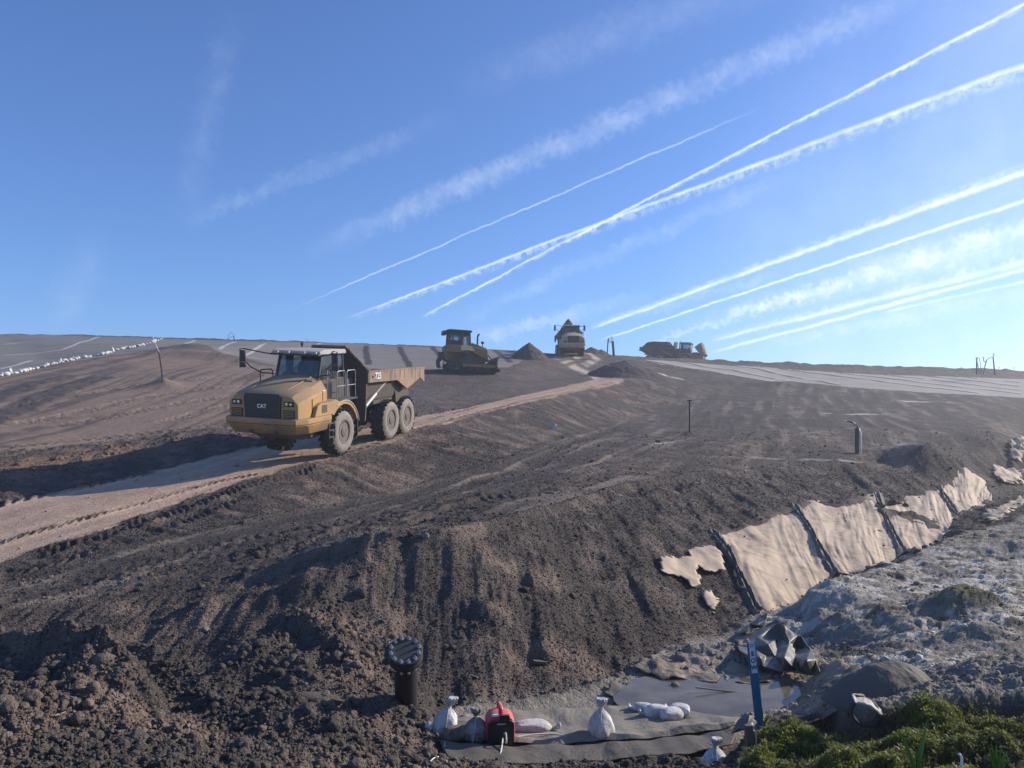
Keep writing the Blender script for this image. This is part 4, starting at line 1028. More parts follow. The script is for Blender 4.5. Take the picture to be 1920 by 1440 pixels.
    if load == 'peak':
        tag(heap(-1.9, -7.1, 1.40, 2.72, 2.35, 5).build('soil_load', m_load, None), 'pointed load of dark soil heaped in the body of the middle truck', 'soil load')
    elif load == 'heap':
        tag(heap(-1.9, -7.2, 1.42, 2.75, 1.25, 9, ridge=1).build('soil_load', m_load, None), 'long lumpy load of dark soil heaped in the truck on the right skyline', 'soil load')
    elif load == 'rest':
        tag(heap(-2.2, -6.8, 1.30, 2.30, .42, 15, ridge=1).build('soil_load', m_load, None), 'remains of soil lying in the body of the nearest truck', 'soil load')
    return root, (bpy.data.objects[-1] if False else None)
def place(root, loc, fwd, pitch=0.0, roll=0.0, scale=1.0):
    """stand a vehicle at loc, facing fwd (x,y); pitch>0 nose down; roll>0 left side down"""
    yaw = math.atan2(fwd[1], fwd[0])
    M4 = Matrix.Translation(loc) @ Matrix.Rotation(yaw, 4, 'Z') @ Matrix.Rotation(pitch, 4, 'Y') @ Matrix.Rotation(-roll, 4, 'X') @ Matrix.Scale(scale, 4)
    root.matrix_world = M4; return M4
def loadobj(M4):
    o = [q for q in COL.objects if q.name.startswith('soil_load') and 'put' not in q][-1]; o['put'] = 1; o.matrix_world = M4
    del o['put']; return o

fx, fy = -.277, -.961
near_c = Vector((-7.43, 28.1, 0)); near_c.z = -.50
t1, _ = make_truck('yellow articulated dump truck driving down the sandy haul road, nearest the viewer', 'yellow', 'rest')
M1 = place(t1, near_c, (fx, fy), R(7.3), R(3.6)); COL.objects['soil_load'].matrix_world = M1
t2, _ = make_truck('dust-whitened dump truck with a pointed soil load, facing down the hill between two piles', 'pale', 'peak', letters=False)
c2 = Vector(((1071-960)/F*85, 85, (HZ-669)/F*85))
M2 = place(t2, c2, (.015, -1), R(4), R(0), .93); COL.objects['soil_load.001'].matrix_world = M2
t3, _ = make_truck('loaded dump truck in profile on the right skyline with its hood tipped open', 'backlit', 'heap', hood_open=True, letters=False)
c3 = Vector(((1285-960)/F*107, 107, (HZ-686)/F*107))
M3 = place(t3, c3, (.92, -.39), R(3), R(0), .86); COL.objects['soil_load.002'].matrix_world = M3

# ============================================================ CRAWLER DOZER   x forward, y left
def make_dozer():
    root = empty('bulldozer', label='crawler bulldozer with dusty yellow body standing beside the haul road below the crest', cat='bulldozer')
    for s in (-1, 1):
        y0, y1 = sorted((s*.95, s*1.52))
        out = [(-1.75, .32), (-1.62, .08), (-1.2, 0), (1.55, 0), (1.95, .12), (2.1, .40), (1.98, .70), (.3, 1.50), (0.0, 1.62), (-.32, 1.55), (-1.70, .70)]
        tr = MB(); n = len(out)
        P2 = [Vector(p) for p in out]; per = [(P2[(i+1) % n]-P2[i]).length for i in range(n)]; L = sum(per); N = 46
        for k in range(N):
            d = L*k/N; i = 0
            while d > per[i]: d -= per[i]; i += 1
            a = P2[i].lerp(P2[(i+1) % n], d/per[i]); t_ = (P2[(i+1) % n]-P2[i]).normalized()
            ang = math.atan2(t_.y, t_.x)
            tr.box((a.x, (y0+y1)/2, a.y+.02), (L/N*.92, y1-y0, .05), rotm(0, -ang, 0))
            nn = Vector((t_.y, -t_.x))
            tr.box((a.x+nn.x*.045, (y0+y1)/2, a.y+.02+nn.y*.045), (.03, y1-y0, .07), rotm(0, -ang, 0))
        to = tr.build('track', Mt['darkdust'], root, smooth=20)
        rl = MB()
        for x in (-1.35, -.8, -.3, .25, .8, 1.3): rl.cyl((x, (y0+y1)/2, .22), .15, .3, 'y', 16)
        for c in ((-1.42, .38), (1.70, .40)): rl.cyl((c[0], (y0+y1)/2, c[1]), .30, .3, 'y', 20)
        rl.cyl((0, (y0+y1)/2, 1.25), .30, .34, 'y', 20); rl.box((.1, (y0+y1)/2, .48), (2.9, .32, .26))
        rl.build('roller', Mt['darkdust'], to, smooth=30)
        gd = MB().prism([(-1.2, .62), (1.2, .62), (.3, 1.1), (-.4, 1.1)], *sorted((s*1.3, s*1.50)), 'y'); gd.build('track_guard', Mt['darkdust'], to)
    b = MB(); b.prism([(-1.9, .9), (-1.95, 2.05), (-.6, 2.1), (.35, 2.1), (1.75, 1.85), (1.85, 1.0), (1.6, .75), (-1.4, .7)], -.85, .85, 'y')
    body = b.build('body', Mt['dozer'], root, smooth=20, bevel=.04)
    MB().prism([(.35, 2.08), (.45, 2.42), (1.72, 2.02), (1.78, 1.8)], -.5, .5, 'y').build('hood', Mt['dozer'], root, smooth=20, bevel=.05)
    gl = MB()
    for k in range(6): gl.box((1.865, 0, 1.1+.12*k), (.03, .9, .05))
    gl.build('grille', Mt['grille'], body)
    fd = MB(); fd.box((-.85, -1.15, 1.78), (1.9, .62, .62)); fd.box((-.85, 1.15, 1.78), (1.9, .62, .62)); fd.build('fender', Mt['dozer'], root, bevel=.04)
    MB().prism([(-.65, 1.66), (-.62, 2.05), (.25, 2.05), (.55, 1.66)], -1.50, -1.455, 'y').build('side_panel', Mt['tan'], root)
    cf = MB()
    for y in (-.78, .78):
        cf.tube([(-1.55, y, 2.05), (-1.5, y, 3.25)], .10, 8); cf.tube([(-.45, y, 2.05), (-.48, y, 3.25)], .13, 8); cf.tube([(.28, y*.8, 2.05), (.18, y*.85, 3.25)], .09, 8)
        cf.box((-1.0, y, 2.28), (1.1, .05, .5)); cf.box((-.65, y, 3.12), (1.8, .05, .28))
    cf.box((-1.5, 0, 2.2), (.06, 1.5, .35)); cf.tube([(-1.5, -.78, 3.22), (-1.5, .78, 3.22)], .05, 8)
    cf.build('cab_frame', Mt['dark'], root)
    for y in (-.78, .78):
        MB().add([(-1.52, y, 2.3), (-.46, y, 2.3), (-.48, y, 3.2), (-1.5, y, 3.2)], [(0, 1, 2, 3)]).build('side_window', Mt['glass'], root, smooth=0, recalc=False)
        MB().add([(-.44, y, 2.1), (.27, y*.8, 2.1), (.2, y*.85, 3.2), (-.46, y, 3.2)], [(0, 1, 2, 3)]).build('side_window', Mt['glass'], root, smooth=0, recalc=False)
    MB().add([(.29, -.6, 2.1), (.29, .6, 2.1), (.2, .64, 3.2), (.2, -.64, 3.2)], [(0, 1, 2, 3)]).build('windshield', Mt['glass'], root, smooth=0, recalc=False)
    st = MB(); st.box((-.9, 0, 2.25), (.55, .55, .25)); st.box((-1.15, 0, 2.65), (.16, .5, .7)); st.build('seat', Mt['seat'], root, bevel=.04)
    ro = MB().prism([(-1.85, 3.28), (-1.80, 3.38), (-1.5, 3.44), (.25, 3.42), (.38, 3.36), (.36, 3.26)], -.92, .92, 'y').build('roof', Mt['darkdust'], root, smooth=20, bevel=.03)
    ac = MB().box((-1.92, 0, 3.16), (.34, 1.1, .34)); ac.box((-1.75, -.6, 3.1), (.2, .3, .2)); ac.build('air_conditioner', Mt['dark'], ro, bevel=.04)
    MB().tube([(.95, -.28, 2.2), (.95, -.28, 2.95), (1.0, -.28, 3.12), (1.10, -.28, 3.20)], .075, 12).build('exhaust', Mt['dark'], root)
    pc = MB().tube([(1.5, .3, 2.0), (1.5, .3, 2.45)], .035, 8); pc.lathe([(.001, 2.42), (.13, 2.45), (.15, 2.55), (.10, 2.64), (.001, 2.66)], 'z', (1.5, .3, 0), 16); pc.build('pre_cleaner', Mt['dark'], root)
    # blade with curved face, push arms, lift cylinders
    bl = MB(); cur = [(2.62, .05), (2.50, .22), (2.44, .5), (2.46, .85), (2.55, 1.15), (2.68, 1.28)]; bk = [(x-.10, z) for x, z in reversed(cur)]
    bl.prism(cur+bk, -1.85, 1.85, 'y')
    for k in (-1.4, -.5, .5, 1.4): bl.box((2.36, k, .6), (.16, .08, .9))
    blo = bl.build('blade', Mt['body'], root, smooth=35, bevel=.01)
    MB().prism([(2.62, .0), (2.70, -.02), (2.62, .22), (2.56, .22)], -1.88, 1.88, 'y').build('cutting_edge', Mt['darkdust'], blo)
    ar = MB()
    for s in (-1, 1): ar.box((1.0, s*1.62, .42), (3.0, .16, .26)); ar.tube([(1.6, s*.55, 1.75), (2.4, s*.7, .75)], .07, 10)
    ar.build('push_arm', Mt['dozer'], root, bevel=.01)
    rp = MB(); rp.box((-2.25, 0, .9), (.25, 1.7, .3)); rp.box((-2.05, 0, 1.25), (.6, 1.0, .5))
    for k in (-.7, 0, .7): rp.prism([(-2.3, .9), (-2.45, .9), (-2.40, .3), (-2.15, .12), (-2.25, .35)], k-.06, k+.06, 'y')
    rp.build('ripper', Mt['darkdust'], root, bevel=.02)
    return root
dz = make_dozer()
cz = Vector(((872-960)/F*66, 66, (HZ-696)/F*66))
place(dz, cz, (.975, .22), R(1.5), R(-2), 1.0)

# ============================================================ WELLHEADS, POSTS AND PIPES
m_hdpe = mat('black_pipe', (.020, .020, .022), .6, dust=.28, dcol=(.17, .14, .115), var=.15, scale=9)
m_pipeg = mat('grey_pipe', (.16, .16, .17), .5, dust=.3)
m_steel = mat('galvanised', (.60, .61, .62), .35, .9, dust=.3)
m_whitep = mat('white_plastic', (.78, .78, .76), .45, var=.05)
def Pt(px, py, Y): return Vector(((px-960)/F*Y, Y, (HZ-py)/F*Y))
# pole on its heap
b0 = on(305, 716); Yb = b0.y
o = empty('survey_pole', b0, label='dark pole with a white rod on top, on a soil heap left of the truck', cat='pole')
MB().tube([(0, 0, -.3), (-.03, 0, .5), (-.22, 0, 1.85)], [.055, .05, .045], 10).build('post', m_hdpe, o)
MB().tube([(-.21, 0, 1.8), (-.60, 0, 2.75)], .018, 6).build('rod', m_whitep, o)
c_ = MB(); c_.cyl((-.23, 0, 1.80), .07, .10); c_.cyl((-.04, .0, .55), .065, .08); c_.build('clamp', m_pipeg, o)
# T post on the bench
b0 = on(1293, 811)
o = empty('marker_post', b0, label='slim dark post with a short cross piece, standing alone on the middle of the bench', cat='post')
k_ = 60/F*b0.y
MB().tube([(0, 0, -.3), (0, 0, k_)], .045, 8).build('post', m_hdpe, o)
MB().box((0, 0, k_), (.26, .07, .07)).build('cap', m_hdpe, o, bevel=.01)
# vent pipe by the hollow
b0 = on(1607, 850); k_ = 1/F*b0.y
o = empty('vent_pipe', b0, label='stout black vent pipe with a bent white-tipped arm, beside a hollow on the bench', cat='pipe')
MB().cyl((0, 0, 20*k_), 3.9*k_, 54*k_, 'z', 20).build('pipe', m_hdpe, o)
MB().tube([(2*k_, 0, 44*k_), (0, 0, 51*k_), (-8*k_, 0, 57*k_), (-14*k_, 0, 60*k_), (-20*k_, 0, 60*k_)], 1.3*k_, 8).build('arm', m_hdpe, o)
q_ = MB(); q_.ico((-22*k_, 0, 60.5*k_), 3.2*k_, 2, 0, (1, .6, .5)); q_.build('arm_tip', m_whitep, o); q_ = MB(); q_.tube([(-8*k_, 0, 58.5*k_), (-3*k_, 0, 54.5*k_)], 1.7*k_, 8); q_.build('band', m_whitep, o)
MB().tube([(7*k_, -.05, -2*k_), (6.4*k_, -.05, 40*k_), (4*k_, 0, 46*k_)], .8*k_, 6).build('conduit', m_steel, o)
# pair on the crest by the middle truck
def mast(name, label, pieces, cat='wellhead', group=None):
    Y0 = pieces[0][2]; b = Pt(pieces[0][1][0][0], pieces[0][1][0][1], Y0)
    o = empty(name, b, label=label, cat=cat, group=group)
    for nm, pl, Y, r, mt in pieces:
        V = [Pt(a, c, Y)-b+(Vector((0, (i and 0) or 0, 0))) for i, (a, c) in enumerate(pl)]
        MB().tube(V, [q/F*Y for q in r] if isinstance(r, (list, tuple)) else r/F*Y, 10).build(nm, mt, o)
    return o
mast('gas_wellhead', 'thin pipe and thick riser joined by a hose on the crest between two trucks', [
 ('riser', [(1151, 668), (1149, 640)], 84, 2.3, m_hdpe), ('riser', [(1138.5, 663), (1140.5, 635)], 84, 1.1, m_hdpe),
 ('hose', [(1140.5, 635), (1144, 633), (1147.5, 630.5), (1148.5, 635), (1148, 640)], 84, .5, m_pipeg),
 ('hose', [(1141, 636), (1143, 641), (1146, 643), (1147.5, 640)], 84, .55, m_pipeg),
 ('valve', [(1145.5, 641), (1147, 634)], 84, .7, m_steel)])
mast('gas_wellhead', 'left one of the two leaning wellhead risers on the pale sheeting at the far right', [
 ('riser', [(1831, 702), (1831.5, 671)], 86, 1.2, m_hdpe), ('riser', [(1836, 701), (1834.5, 690), (1832.5, 680)], 86, .6, m_hdpe),
 ('hose', [(1828, 671.5), (1833, 670), (1836, 671.5), (1838.5, 683), (1839.5, 701)], 86, .45, m_hdpe)], group=None)
mast('gas_wellhead', 'right one of the two wellhead risers at the far right, topped by a hooked hose', [
 ('riser', [(1865.5, 703), (1862, 670)], 86, [1.4, 1.0], m_hdpe), ('riser', [(1843.5, 702), (1847, 685), (1850, 675)], 86, .9, m_hdpe),
 ('hose', [(1850, 675), (1854, 671.5), (1861, 670)], 86, .55, m_hdpe), ('hose', [(1848, 678.5), (1844, 676.5), (1844.5, 672), (1843, 669)], 86, .7, m_hdpe),
 ('hook', [(1862, 670), (1863.8, 667), (1864.5, 664), (1862.5, 663), (1861.3, 665), (1862.5, 667.5)], 86, .5, m_hdpe)])
mast('gas_wellhead', 'thin whip mast with a bowed hose on the left crest above the nearest truck\'s mirror', [
 ('riser', [(440, 641), (438, 629)], 87, .9, m_hdpe), ('rod', [(438.5, 632), (437, 611)], 87, .22, m_whitep),
 ('hose', [(438, 626), (433, 623), (429, 627), (426, 637)], 87, .35, m_hdpe), ('hose', [(438, 630), (432, 632), (428, 637)], 87, .3, m_hdpe)])
mast('dead_weed', 'two bare twigs poking over the crest above the nearest truck\'s roof', [
 ('stem', [(575, 643), (573, 634)], 86, .25, m_hdpe), ('stem', [(576, 643), (579, 636)], 86, .2, m_hdpe)], cat='weed')
for i, (a, lb) in enumerate(((1802, 'short dry weed on the crest just left of the two far-right wellheads'), (1873, 'branched dry weed on the crest just right of the two far-right wellheads'), (1901, 'rightmost dry weed sticking up from the right crest'))):
    o = mast('dead_weed', lb, [('stem', [(a, 695), (a+.6, 687+i)], 93, .22, m_hdpe), ('stem', [(a+.3, 691), (a+2.2, 687)], 93, .18, m_hdpe), ('stem', [(a+.3, 691.5), (a-1.4, 688.5)], 93, .15, m_hdpe)], cat='weed')

# flanged riser in the foreground
fl_b = Pt(762, 1326, 8.45); o = empty('flanged_pipe', fl_b, label='black riser pipe closed by a bolted blind flange, standing at the foot of the bank', cat='pipe')
o.rotation_euler = (R(24), R(-3), R(10))
s_ = 7.9/F; PL = .40
MB().tube([(0, 0, -.5), (0, 0, .50+PL)], 22*s_, 36).build('pipe', m_hdpe, o)
MB().lathe([(.001, .46), (22*s_, .47), (23.5*s_, .485), (31*s_, .50), (32.5*s_, .512), (32.5*s_, .555), (31*s_, .565), (29*s_, .567)], 'z', (0, 0, PL), 48).build('stub_end', m_hdpe, o)
fcap = MB().lathe([(.001, .57), (32*s_, .57), (32.5*s_, .58), (32.5*s_, .625), (31.5*s_, .635), (12*s_, .635), (.001, .637)], 'z', (0, 0, PL), 48)
fo = fcap.build('blind_flange', mat('blue_black_flange', (.016, .024, .032), .55, .1, dust=.5, dcol=(.12, .105, .09)), o, smooth=30, bevel=.004)
for k in range(12):
    a = 2*math.pi*(k+.4)/12; c = (math.cos(a)*26.5*s_, math.sin(a)*26.5*s_)
    bb = MB(); bb.cyl((*c, .640+PL), 3.8*s_, .008, 'z', 20); bb.cyl((*c, .652+PL), 2.5*s_, .020, 'z', 6); bb.cyl((*c, .670+PL), 1.3*s_, .020, 'z', 10); bb.cyl((*c, .50+PL), 1.6*s_, .14, 'z', 8); bb.cyl((*c, .452+PL), 3.2*s_, .02, 'z', 6)
    bb.build('bolt', m_steel, fo, smooth=30)
o.matrix_world = Matrix.Translation(fl_b) @ Matrix.Rotation(R(10), 4, 'Z') @ Matrix.Rotation(R(39), 4, 'X') @ Matrix.Rotation(R(-2), 4, 'Y')

# ============================================================ SANDBAGS
def bag_mat(name, col, dcol, dust, var=.1):
    m = bpy.data.materials.new(name); m.use_nodes = True; t = NT(m.node_tree)
    oc = t.n('ShaderNodeTexCoord').outputs['Object']
    w1 = t.n('ShaderNodeTexWave', {'Vector': oc, 'Scale': 90.0, 'Distortion': 1.0}, wave_type='BANDS').outputs['Fac']
    a = t.n('ShaderNodeTexNoise', {'Vector': oc, 'Scale': 9.0, 'Detail': 7.0, 'Roughness': .65}).outputs['Fac']
    b = t.n('ShaderNodeTexNoise', {'Vector': oc, 'Scale': 16.0, 'Detail': 4.0, 'Distortion': 1.5}).outputs['Fac']
    c = t.mix(t.mr(a, .62-dust*.4, .82-dust*.4, 0, 1), (*col, 1), (*dcol, 1))
    bp = t.n('ShaderNodeBump', {'Height': t.m('ADD', t.m('MULTIPLY', w1, .05), b), 'Strength': .9, 'Distance': .03})
    p = t.n('ShaderNodeBsdfPrincipled', {'Base Color': c, 'Roughness': .8, 'Normal': bp.outputs[0], 'Specular IOR Level': .3})
    t.n('ShaderNodeOutputMaterial', {'Surface': p.outputs[0]}); return m
mb_white = bag_mat('white_bag', (.66, .65, .63), (.42, .37, .31), .35)
mb_dirty = bag_mat('speckled_bag', (.46, .44, .42), (.17, .145, .125), .55)
mb_brown = bag_mat('muddy_bag', (.30, .25, .19), (.17, .13, .095), .7)
mb_orange = bag_mat('stained_bag', (.62, .60, .57), (.58, .34, .24), .28)
m_cord = mat('cord_pale', (.62, .58, .50), .7, var=.1)
PROF_STAND = [(.0, .60), (.015, .86), (.06, 1.0), (.16, 1.05), (.30, 1.0), (.42, .88), (.54, .66), (.63, .42), (.69, .20), (.72, .12), (.75, .13), (.80, .26), (.87, .40), (.95, .46), (1.0, .38), (.96, .16)]
PROF_LIE = [(0, .12), (.02, .55), (.08, .84), (.20, 1.0), (.40, 1.04), (.58, 1.0), (.70, .82), (.78, .50), (.83, .17), (.855, .12), (.88, .16), (.93, .36), (.98, .46), (1.0, .40), (1.01, .15)]
def sandbag(label, mt, p, L, W_, T_, stand=False, yaw=0.0, lean=(0, 0), seed=0, n=30, group='sandbags lying about the mat', cord=True, bendn=0.0, simple=False):
    prof = PROF_STAND if stand else PROF_LIE
    if simple: prof = [(0, .2), (.1, .8), (.35, 1.0), (.7, .9), (.88, .35), (1.0, .5)]; n = 8
    rings = []; sd = seed*7.7
    for q, (t, r) in enumerate(prof):
        ring = []
        for k in range(n):
            a = 2*math.pi*k/n
            wr = 1+.06*math.sin(3*a+sd)+.06*math.sin(5*a+sd*2+t*7)+.05*math.sin(7*a-t*19+sd)+.22*float(fbm(np.array([math.cos(a)*1.7+sd]), np.array([math.sin(a)*1.7+t*4]), 9, 3)[0])+(.14*math.sin(9*a+sd+t*11) if r < .5 else .025*math.sin(11*a+t*25+sd))
            ca = math.copysign(abs(math.cos(a))**.85, math.cos(a)); sa = math.copysign(abs(math.sin(a))**.85, math.sin(a))
            b_, c_ = ca*W_/2*r*wr, sa*T_/2*r*wr
            if stand:
                x, y, z = b_+lean[0]*t*t, c_+lean[1]*t*t, t*L
            else:
                x = (t-.45)*L; y = b_+bendn*math.sin(t*3.1); zc = T_/2*.86
                z = max(zc+c_, .004+.002*math.sin(k)) if r > .5 else zc*(.55+.5*min(1, r*1.3))+c_+(.05*L*(t-.83)*6 if t > .83 else 0)
            ring.append((x, y, z))
        rings.append(ring)
    b = MB().loft(rings)
    if simple:
        o = b.build('sandbag', mt, None, smooth=50)
        o.location = p; o.rotation_euler = (0, 0, yaw); tag(o, label, 'sandbag', group); return o
    root = empty('sandbag', p, (0, 0, yaw), label=label, cat='sandbag', group=group)
    b.build('bag', mt, root, smooth=60, sub=1)
    if cord:
        c = MB()
        if stand:
            z = .72*L; lx, ly = lean[0]*.52, lean[1]*.52
            c.tube([(lx+math.cos(a)*W_*.085, ly+math.sin(a)*W_*.085, z+.004*math.sin(3*a)) for a in [i*.6 for i in range(12)]], .006, 5)
            c.tube([(lx, ly-W_*.08, z), (lx+.09*(1 if seed % 2 else -1), ly-.03, z+.05)], .004, 5)
            c.tube([(lx, ly-W_*.08, z), (lx-.01, ly-W_*.45, z-.10), (lx-.03, ly-W_*.52, z-.22)], .004, 5)
        else:
            x = (.855-.45)*L
            c.tube([(x, math.cos(a)*W_*.075, T_*.36+math.sin(a)*T_*.085) for a in [i*.6 for i in range(12)]], .006, 5)
            c.tube([(x, -.02, T_*.3), (x+.06, -.07, .03), (x+.12, -.08, .012)], .004, 5)
        c.build('tie', m_cord, root)
    return root
def smoothpath(P_, n=6):
    out = []
    P_ = [P_[0]]+list(P_)+[P_[-1]]
    for i in range(1, len(P_)-2):
        for k in range(n):
            t = k/n; a, b, c, d = P_[i-1], P_[i], P_[i+1], P_[i+2]
            out.append(.5*((2*b)+(c-a)*t+(2*a-5*b+4*c-d)*t*t+(3*b-a-3*c+d)*t*t*t))
    return out+[P_[-2]]
# ============================================================ FABRIC ON THE DITCH BANK
def fabric_mat(name, col, dirt, amt, sheen=.25, rough=.75, sc=3.0, wr=.5, streakv=None):
    m = bpy.data.materials.new(name); m.use_nodes = True; t = NT(m.node_tree)
    g = t.n('ShaderNodeNewGeometry').outputs['Position']
    a = t.n('ShaderNodeTexNoise', {'Vector': g, 'Scale': sc, 'Detail': 7.0, 'Roughness': .65}).outputs['Fac']
    b = t.n('ShaderNodeTexNoise', {'Vector': g, 'Scale': sc*.35, 'Detail': 5.0, 'Roughness': .6, 'Distortion': .6}).outputs['Fac']
    f = t.n('ShaderNodeTexNoise', {'Vector': g, 'Scale': 60.0, 'Detail': 3.0}).outputs['Fac']
    k = t.m('ADD', t.m('MULTIPLY', a, .5), t.m('MULTIPLY', b, .7))
    c = t.mix(t.mr(k, .78-amt*.3, .95-amt*.25), (*col, 1), (*dirt, 1))
    c = t.mix(t.mr(f, .35, .65, .0, .16), c, (*[x*.55 for x in col], 1))
    bp = t.n('ShaderNodeBump', {'Height': t.m('ADD', t.m('MULTIPLY', b, 1.4), t.m('MULTIPLY', f, .05)), 'Strength': wr, 'Distance': .08})
    p = t.n('ShaderNodeBsdfPrincipled', {'Base Color': c, 'Roughness': rough, 'Normal': bp.outputs[0], 'Specular IOR Level': sheen})
    t.n('ShaderNodeOutputMaterial', {'Surface': p.outputs[0]}); return m
m_fab = fabric_mat('pale_geotextile', (.50, .385, .27), (.26, .20, .145), .66)  # pale beige fabric, mottled with dirt
m_fab2 = fabric_mat('soiled_geotextile', (.30, .24, .178), (.13, .105, .08), .85, sc=9, wr=.9)
m_fabdark = fabric_mat('dark_geotextile', (.125, .112, .092), (.21, .17, .128), .5, wr=.8)
m_fabmat = fabric_mat('grey_mat_fabric', (.25, .222, .182), (.17, .135, .10), .6, sc=5)
m_hem = fabric_mat('folded_hem', (.10, .09, .08), (.28, .23, .19), .2)
def resample(pl, n):
    P_ = [Vector(p) for p in pl]; d = [0]
    for a, b in zip(P_[:-1], P_[1:]): d.append(d[-1]+(b-a).length)
    out = []
    for k in range(n):
        t = d[-1]*k/(n-1); i = max(0, min(len(P_)-2, next((q for q in range(len(d)-1) if d[q+1] >= t-1e-9), len(P_)-2)))
        s = (t-d[i])/max(1e-9, d[i+1]-d[i]); out.append(P_[i].lerp(P_[i+1], s))
    return out
NFU, NFV = 90, 60
sheet_names = ['largest pale fabric sheet on the ditch bank, nearest and leftmost of the four', 'pale fabric sheet on the ditch bank with a draped fold, right of the largest one', 'soil-smeared fabric sheet on the ditch bank, half buried under dark clods', 'farthest fabric sheet on the ditch bank, narrow and brightly lit']
for si, (top, bot) in enumerate(SHEETS):
    A_, B_ = resample(pts(top), NFU), resample(pts(bot), NFU)
    V = []
    for i in range(NFU):
        for j in range(NFV):
            t = j/(NFV-1)
            tt = -.02+1.04*t
            x = A_[i].x+(B_[i].x-A_[i].x)*tt; y = A_[i].y+(B_[i].y-A_[i].y)*tt; V.append((x, y))
    V = np.array(V); x, y = V[:, 0], V[:, 1]
    II = np.repeat(np.arange(NFU), NFV)/(NFU-1); JJ = np.tile(np.arange(NFV), NFU)/(NFV-1)
    z = zat_np(x, y, BASE)+.01
    sc = .6+.4*min(2, A_[0].y/17)
    z += .15*fbm(II*7+si*3+JJ*1.6+fbm(JJ*3, II*3, 5, 2), JJ*1.6, 201+si, 4, .6)*sc
    z += .07*fbm(x*.8, y*.8, 211, 2)+.02*fbm(x*5, y*5, 212, 3)
    edge = np.minimum(np.minimum(II, 1-II)*NFU/5, np.minimum(JJ, 1-JJ)*NFV/5); edge = np.clip(edge, 0, 1)
    z += .05*np.exp(-((1-II)*NFU/2.2)**2)-.03*(1-edge)
    xj = x+.05*fbm(JJ*9, II*0+si, 220, 3)*(1-edge)
    ragged = .10*fbm(II*14, JJ*0, 230+si, 4)*np.exp(-(JJ*6)**2)*A_[0].y/17
    yj = y+ragged*2.0
    fs = [(i*NFV+j, (i+1)*NFV+j, (i+1)*NFV+j+1, i*NFV+j+1) for i in range(NFU-1) for j in range(NFV-1)]
    root = tag(MB().add(list(zip(xj, yj, z)), fs).build('fabric_sheet', m_fab, None, smooth=70, recalc=False), sheet_names[si], 'fabric sheet', 'fabric sheets on the ditch bank')
    root.name = 'fabric_sheet'
    # overlapping hem along its left edge: a bunched dark fold
    if True:
        e0 = [Vector((V[j][0], V[j][1], 0)) for j in range(0, NFV)]
        hem = MB(); w = .075*A_[0].y/17*(1.5 if si == 0 else 1.2); strips = []
        for q, e in enumerate(e0):
            z0 = zat(e.x, e.y, BASE)+.05
            wb = w*(.75+.25*math.sin(q*.13+si)+.15*math.sin(q*.31)); wz = .018*math.sin(q*.75+si)+.014*math.sin(q*1.7)
            strips.append([(e.x-wb*1.3, e.y, z0-.02), (e.x-wb*.6, e.y, z0+.06+wz), (e.x+.02*math.sin(q*.9), e.y, z0+.015-wz), (e.x+wb*.4, e.y, z0+.07-wz), (e.x+wb*1.2, e.y, z0-.0)])
        vs = [p for s in strips for p in s]; n = 5
        fs = [(i*n+j, i*n+j+1, (i+1)*n+j+1, (i+1)*n+j) for i in range(len(strips)-1) for j in range(n-1)]
        hem.add(vs, fs).build('folded_hem', m_hem, root, smooth=60, recalc=False)
# torn scraps left of the sheets
def drape(name, label, poly, mt, lift=.02, step=.06, wr=.05, cat='fabric scrap', edge=.0, group=None, solid=.008, jag=.0, lifts=None):
    P_ = [Vector(q) for q in poly] if isinstance(poly[0], Vector) else pts(poly)
    x0, x1 = min(p.x for p in P_), max(p.x for p in P_); y0, y1 = min(p.y for p in P_), max(p.y for p in P_)
    nx = int((x1-x0)/step)+3; ny = int((y1-y0)/step)+3
    gx, gy = np.meshgrid(x0-step+np.arange(nx+1)*step, y0-step+np.arange(ny+1)*step)
    m_ = inpoly(gx+jag*fbm(gx*4, gy*4, 301, 4, .6), gy+jag*fbm(gx*4, gy*4, 305, 4, .6), P_)
    gz = zat_np(gx, gy, H)
    for _ in range(3): gz[1:-1, 1:-1] = np.maximum(gz, 0*gz-99)[1:-1, 1:-1]*.4+(gz[:-2, 1:-1]+gz[2:, 1:-1]+gz[1:-1, :-2]+gz[1:-1, 2:])*.15
    gz = gz+lift+wr*fbm(gx*3, gy*3, 310, 4)
    if lifts is not None: gz = gz+lifts(gx, gy)
    ids = -np.ones(gx.shape, int); vs = []; fs = []
    for j in range(gx.shape[0]-1):
        for i in range(gx.shape[1]-1):
            if m_[j, i] or (m_[j+1, i] and m_[j, i+1]):
                q = []
                for a, b in ((j, i), (j, i+1), (j+1, i+1), (j+1, i)):
                    if ids[a, b] < 0: ids[a, b] = len(vs); vs.append((gx[a, b], gy[a, b], gz[a, b]))
                    q.append(ids[a, b])
                fs.append(tuple(q))
    o = MB().add(vs, fs).build(name, mt, None, smooth=70, recalc=False, solid=solid)
    o.name = name; return tag(o, label, cat, group)
drape('fabric_scrap', 'ragged pale fabric showing through the soil left of the largest sheet', [(1234,1062),(1240,1052),(1262,1046),(1290,1050),(1292,1036),(1318,1029),(1340,1031),(1354,1058),(1357,1076),(1332,1072),(1306,1064),(1309,1098),(1300,1103),(1285,1085),(1262,1078),(1240,1074)], m_fab, .075, .045, .05, jag=.25)
drape('fabric_scrap', 'small pointed patch of pale fabric low on the bank, below the leftmost patch', [(1316,1115),(1332,1105),(1348,1125),(1342,1132),(1338,1151),(1326,1135)], m_fab, .07, .04, .05, jag=.15)
drape('fabric_scrap', 'torn loose fabric with curled edges at the right edge of the view, above the ditch', [(1861,880),(1872,884),(1895,889),(1918,895),(1918,911),(1880,912),(1866,897)], m_fab, .16, .10, .4, jag=.5)
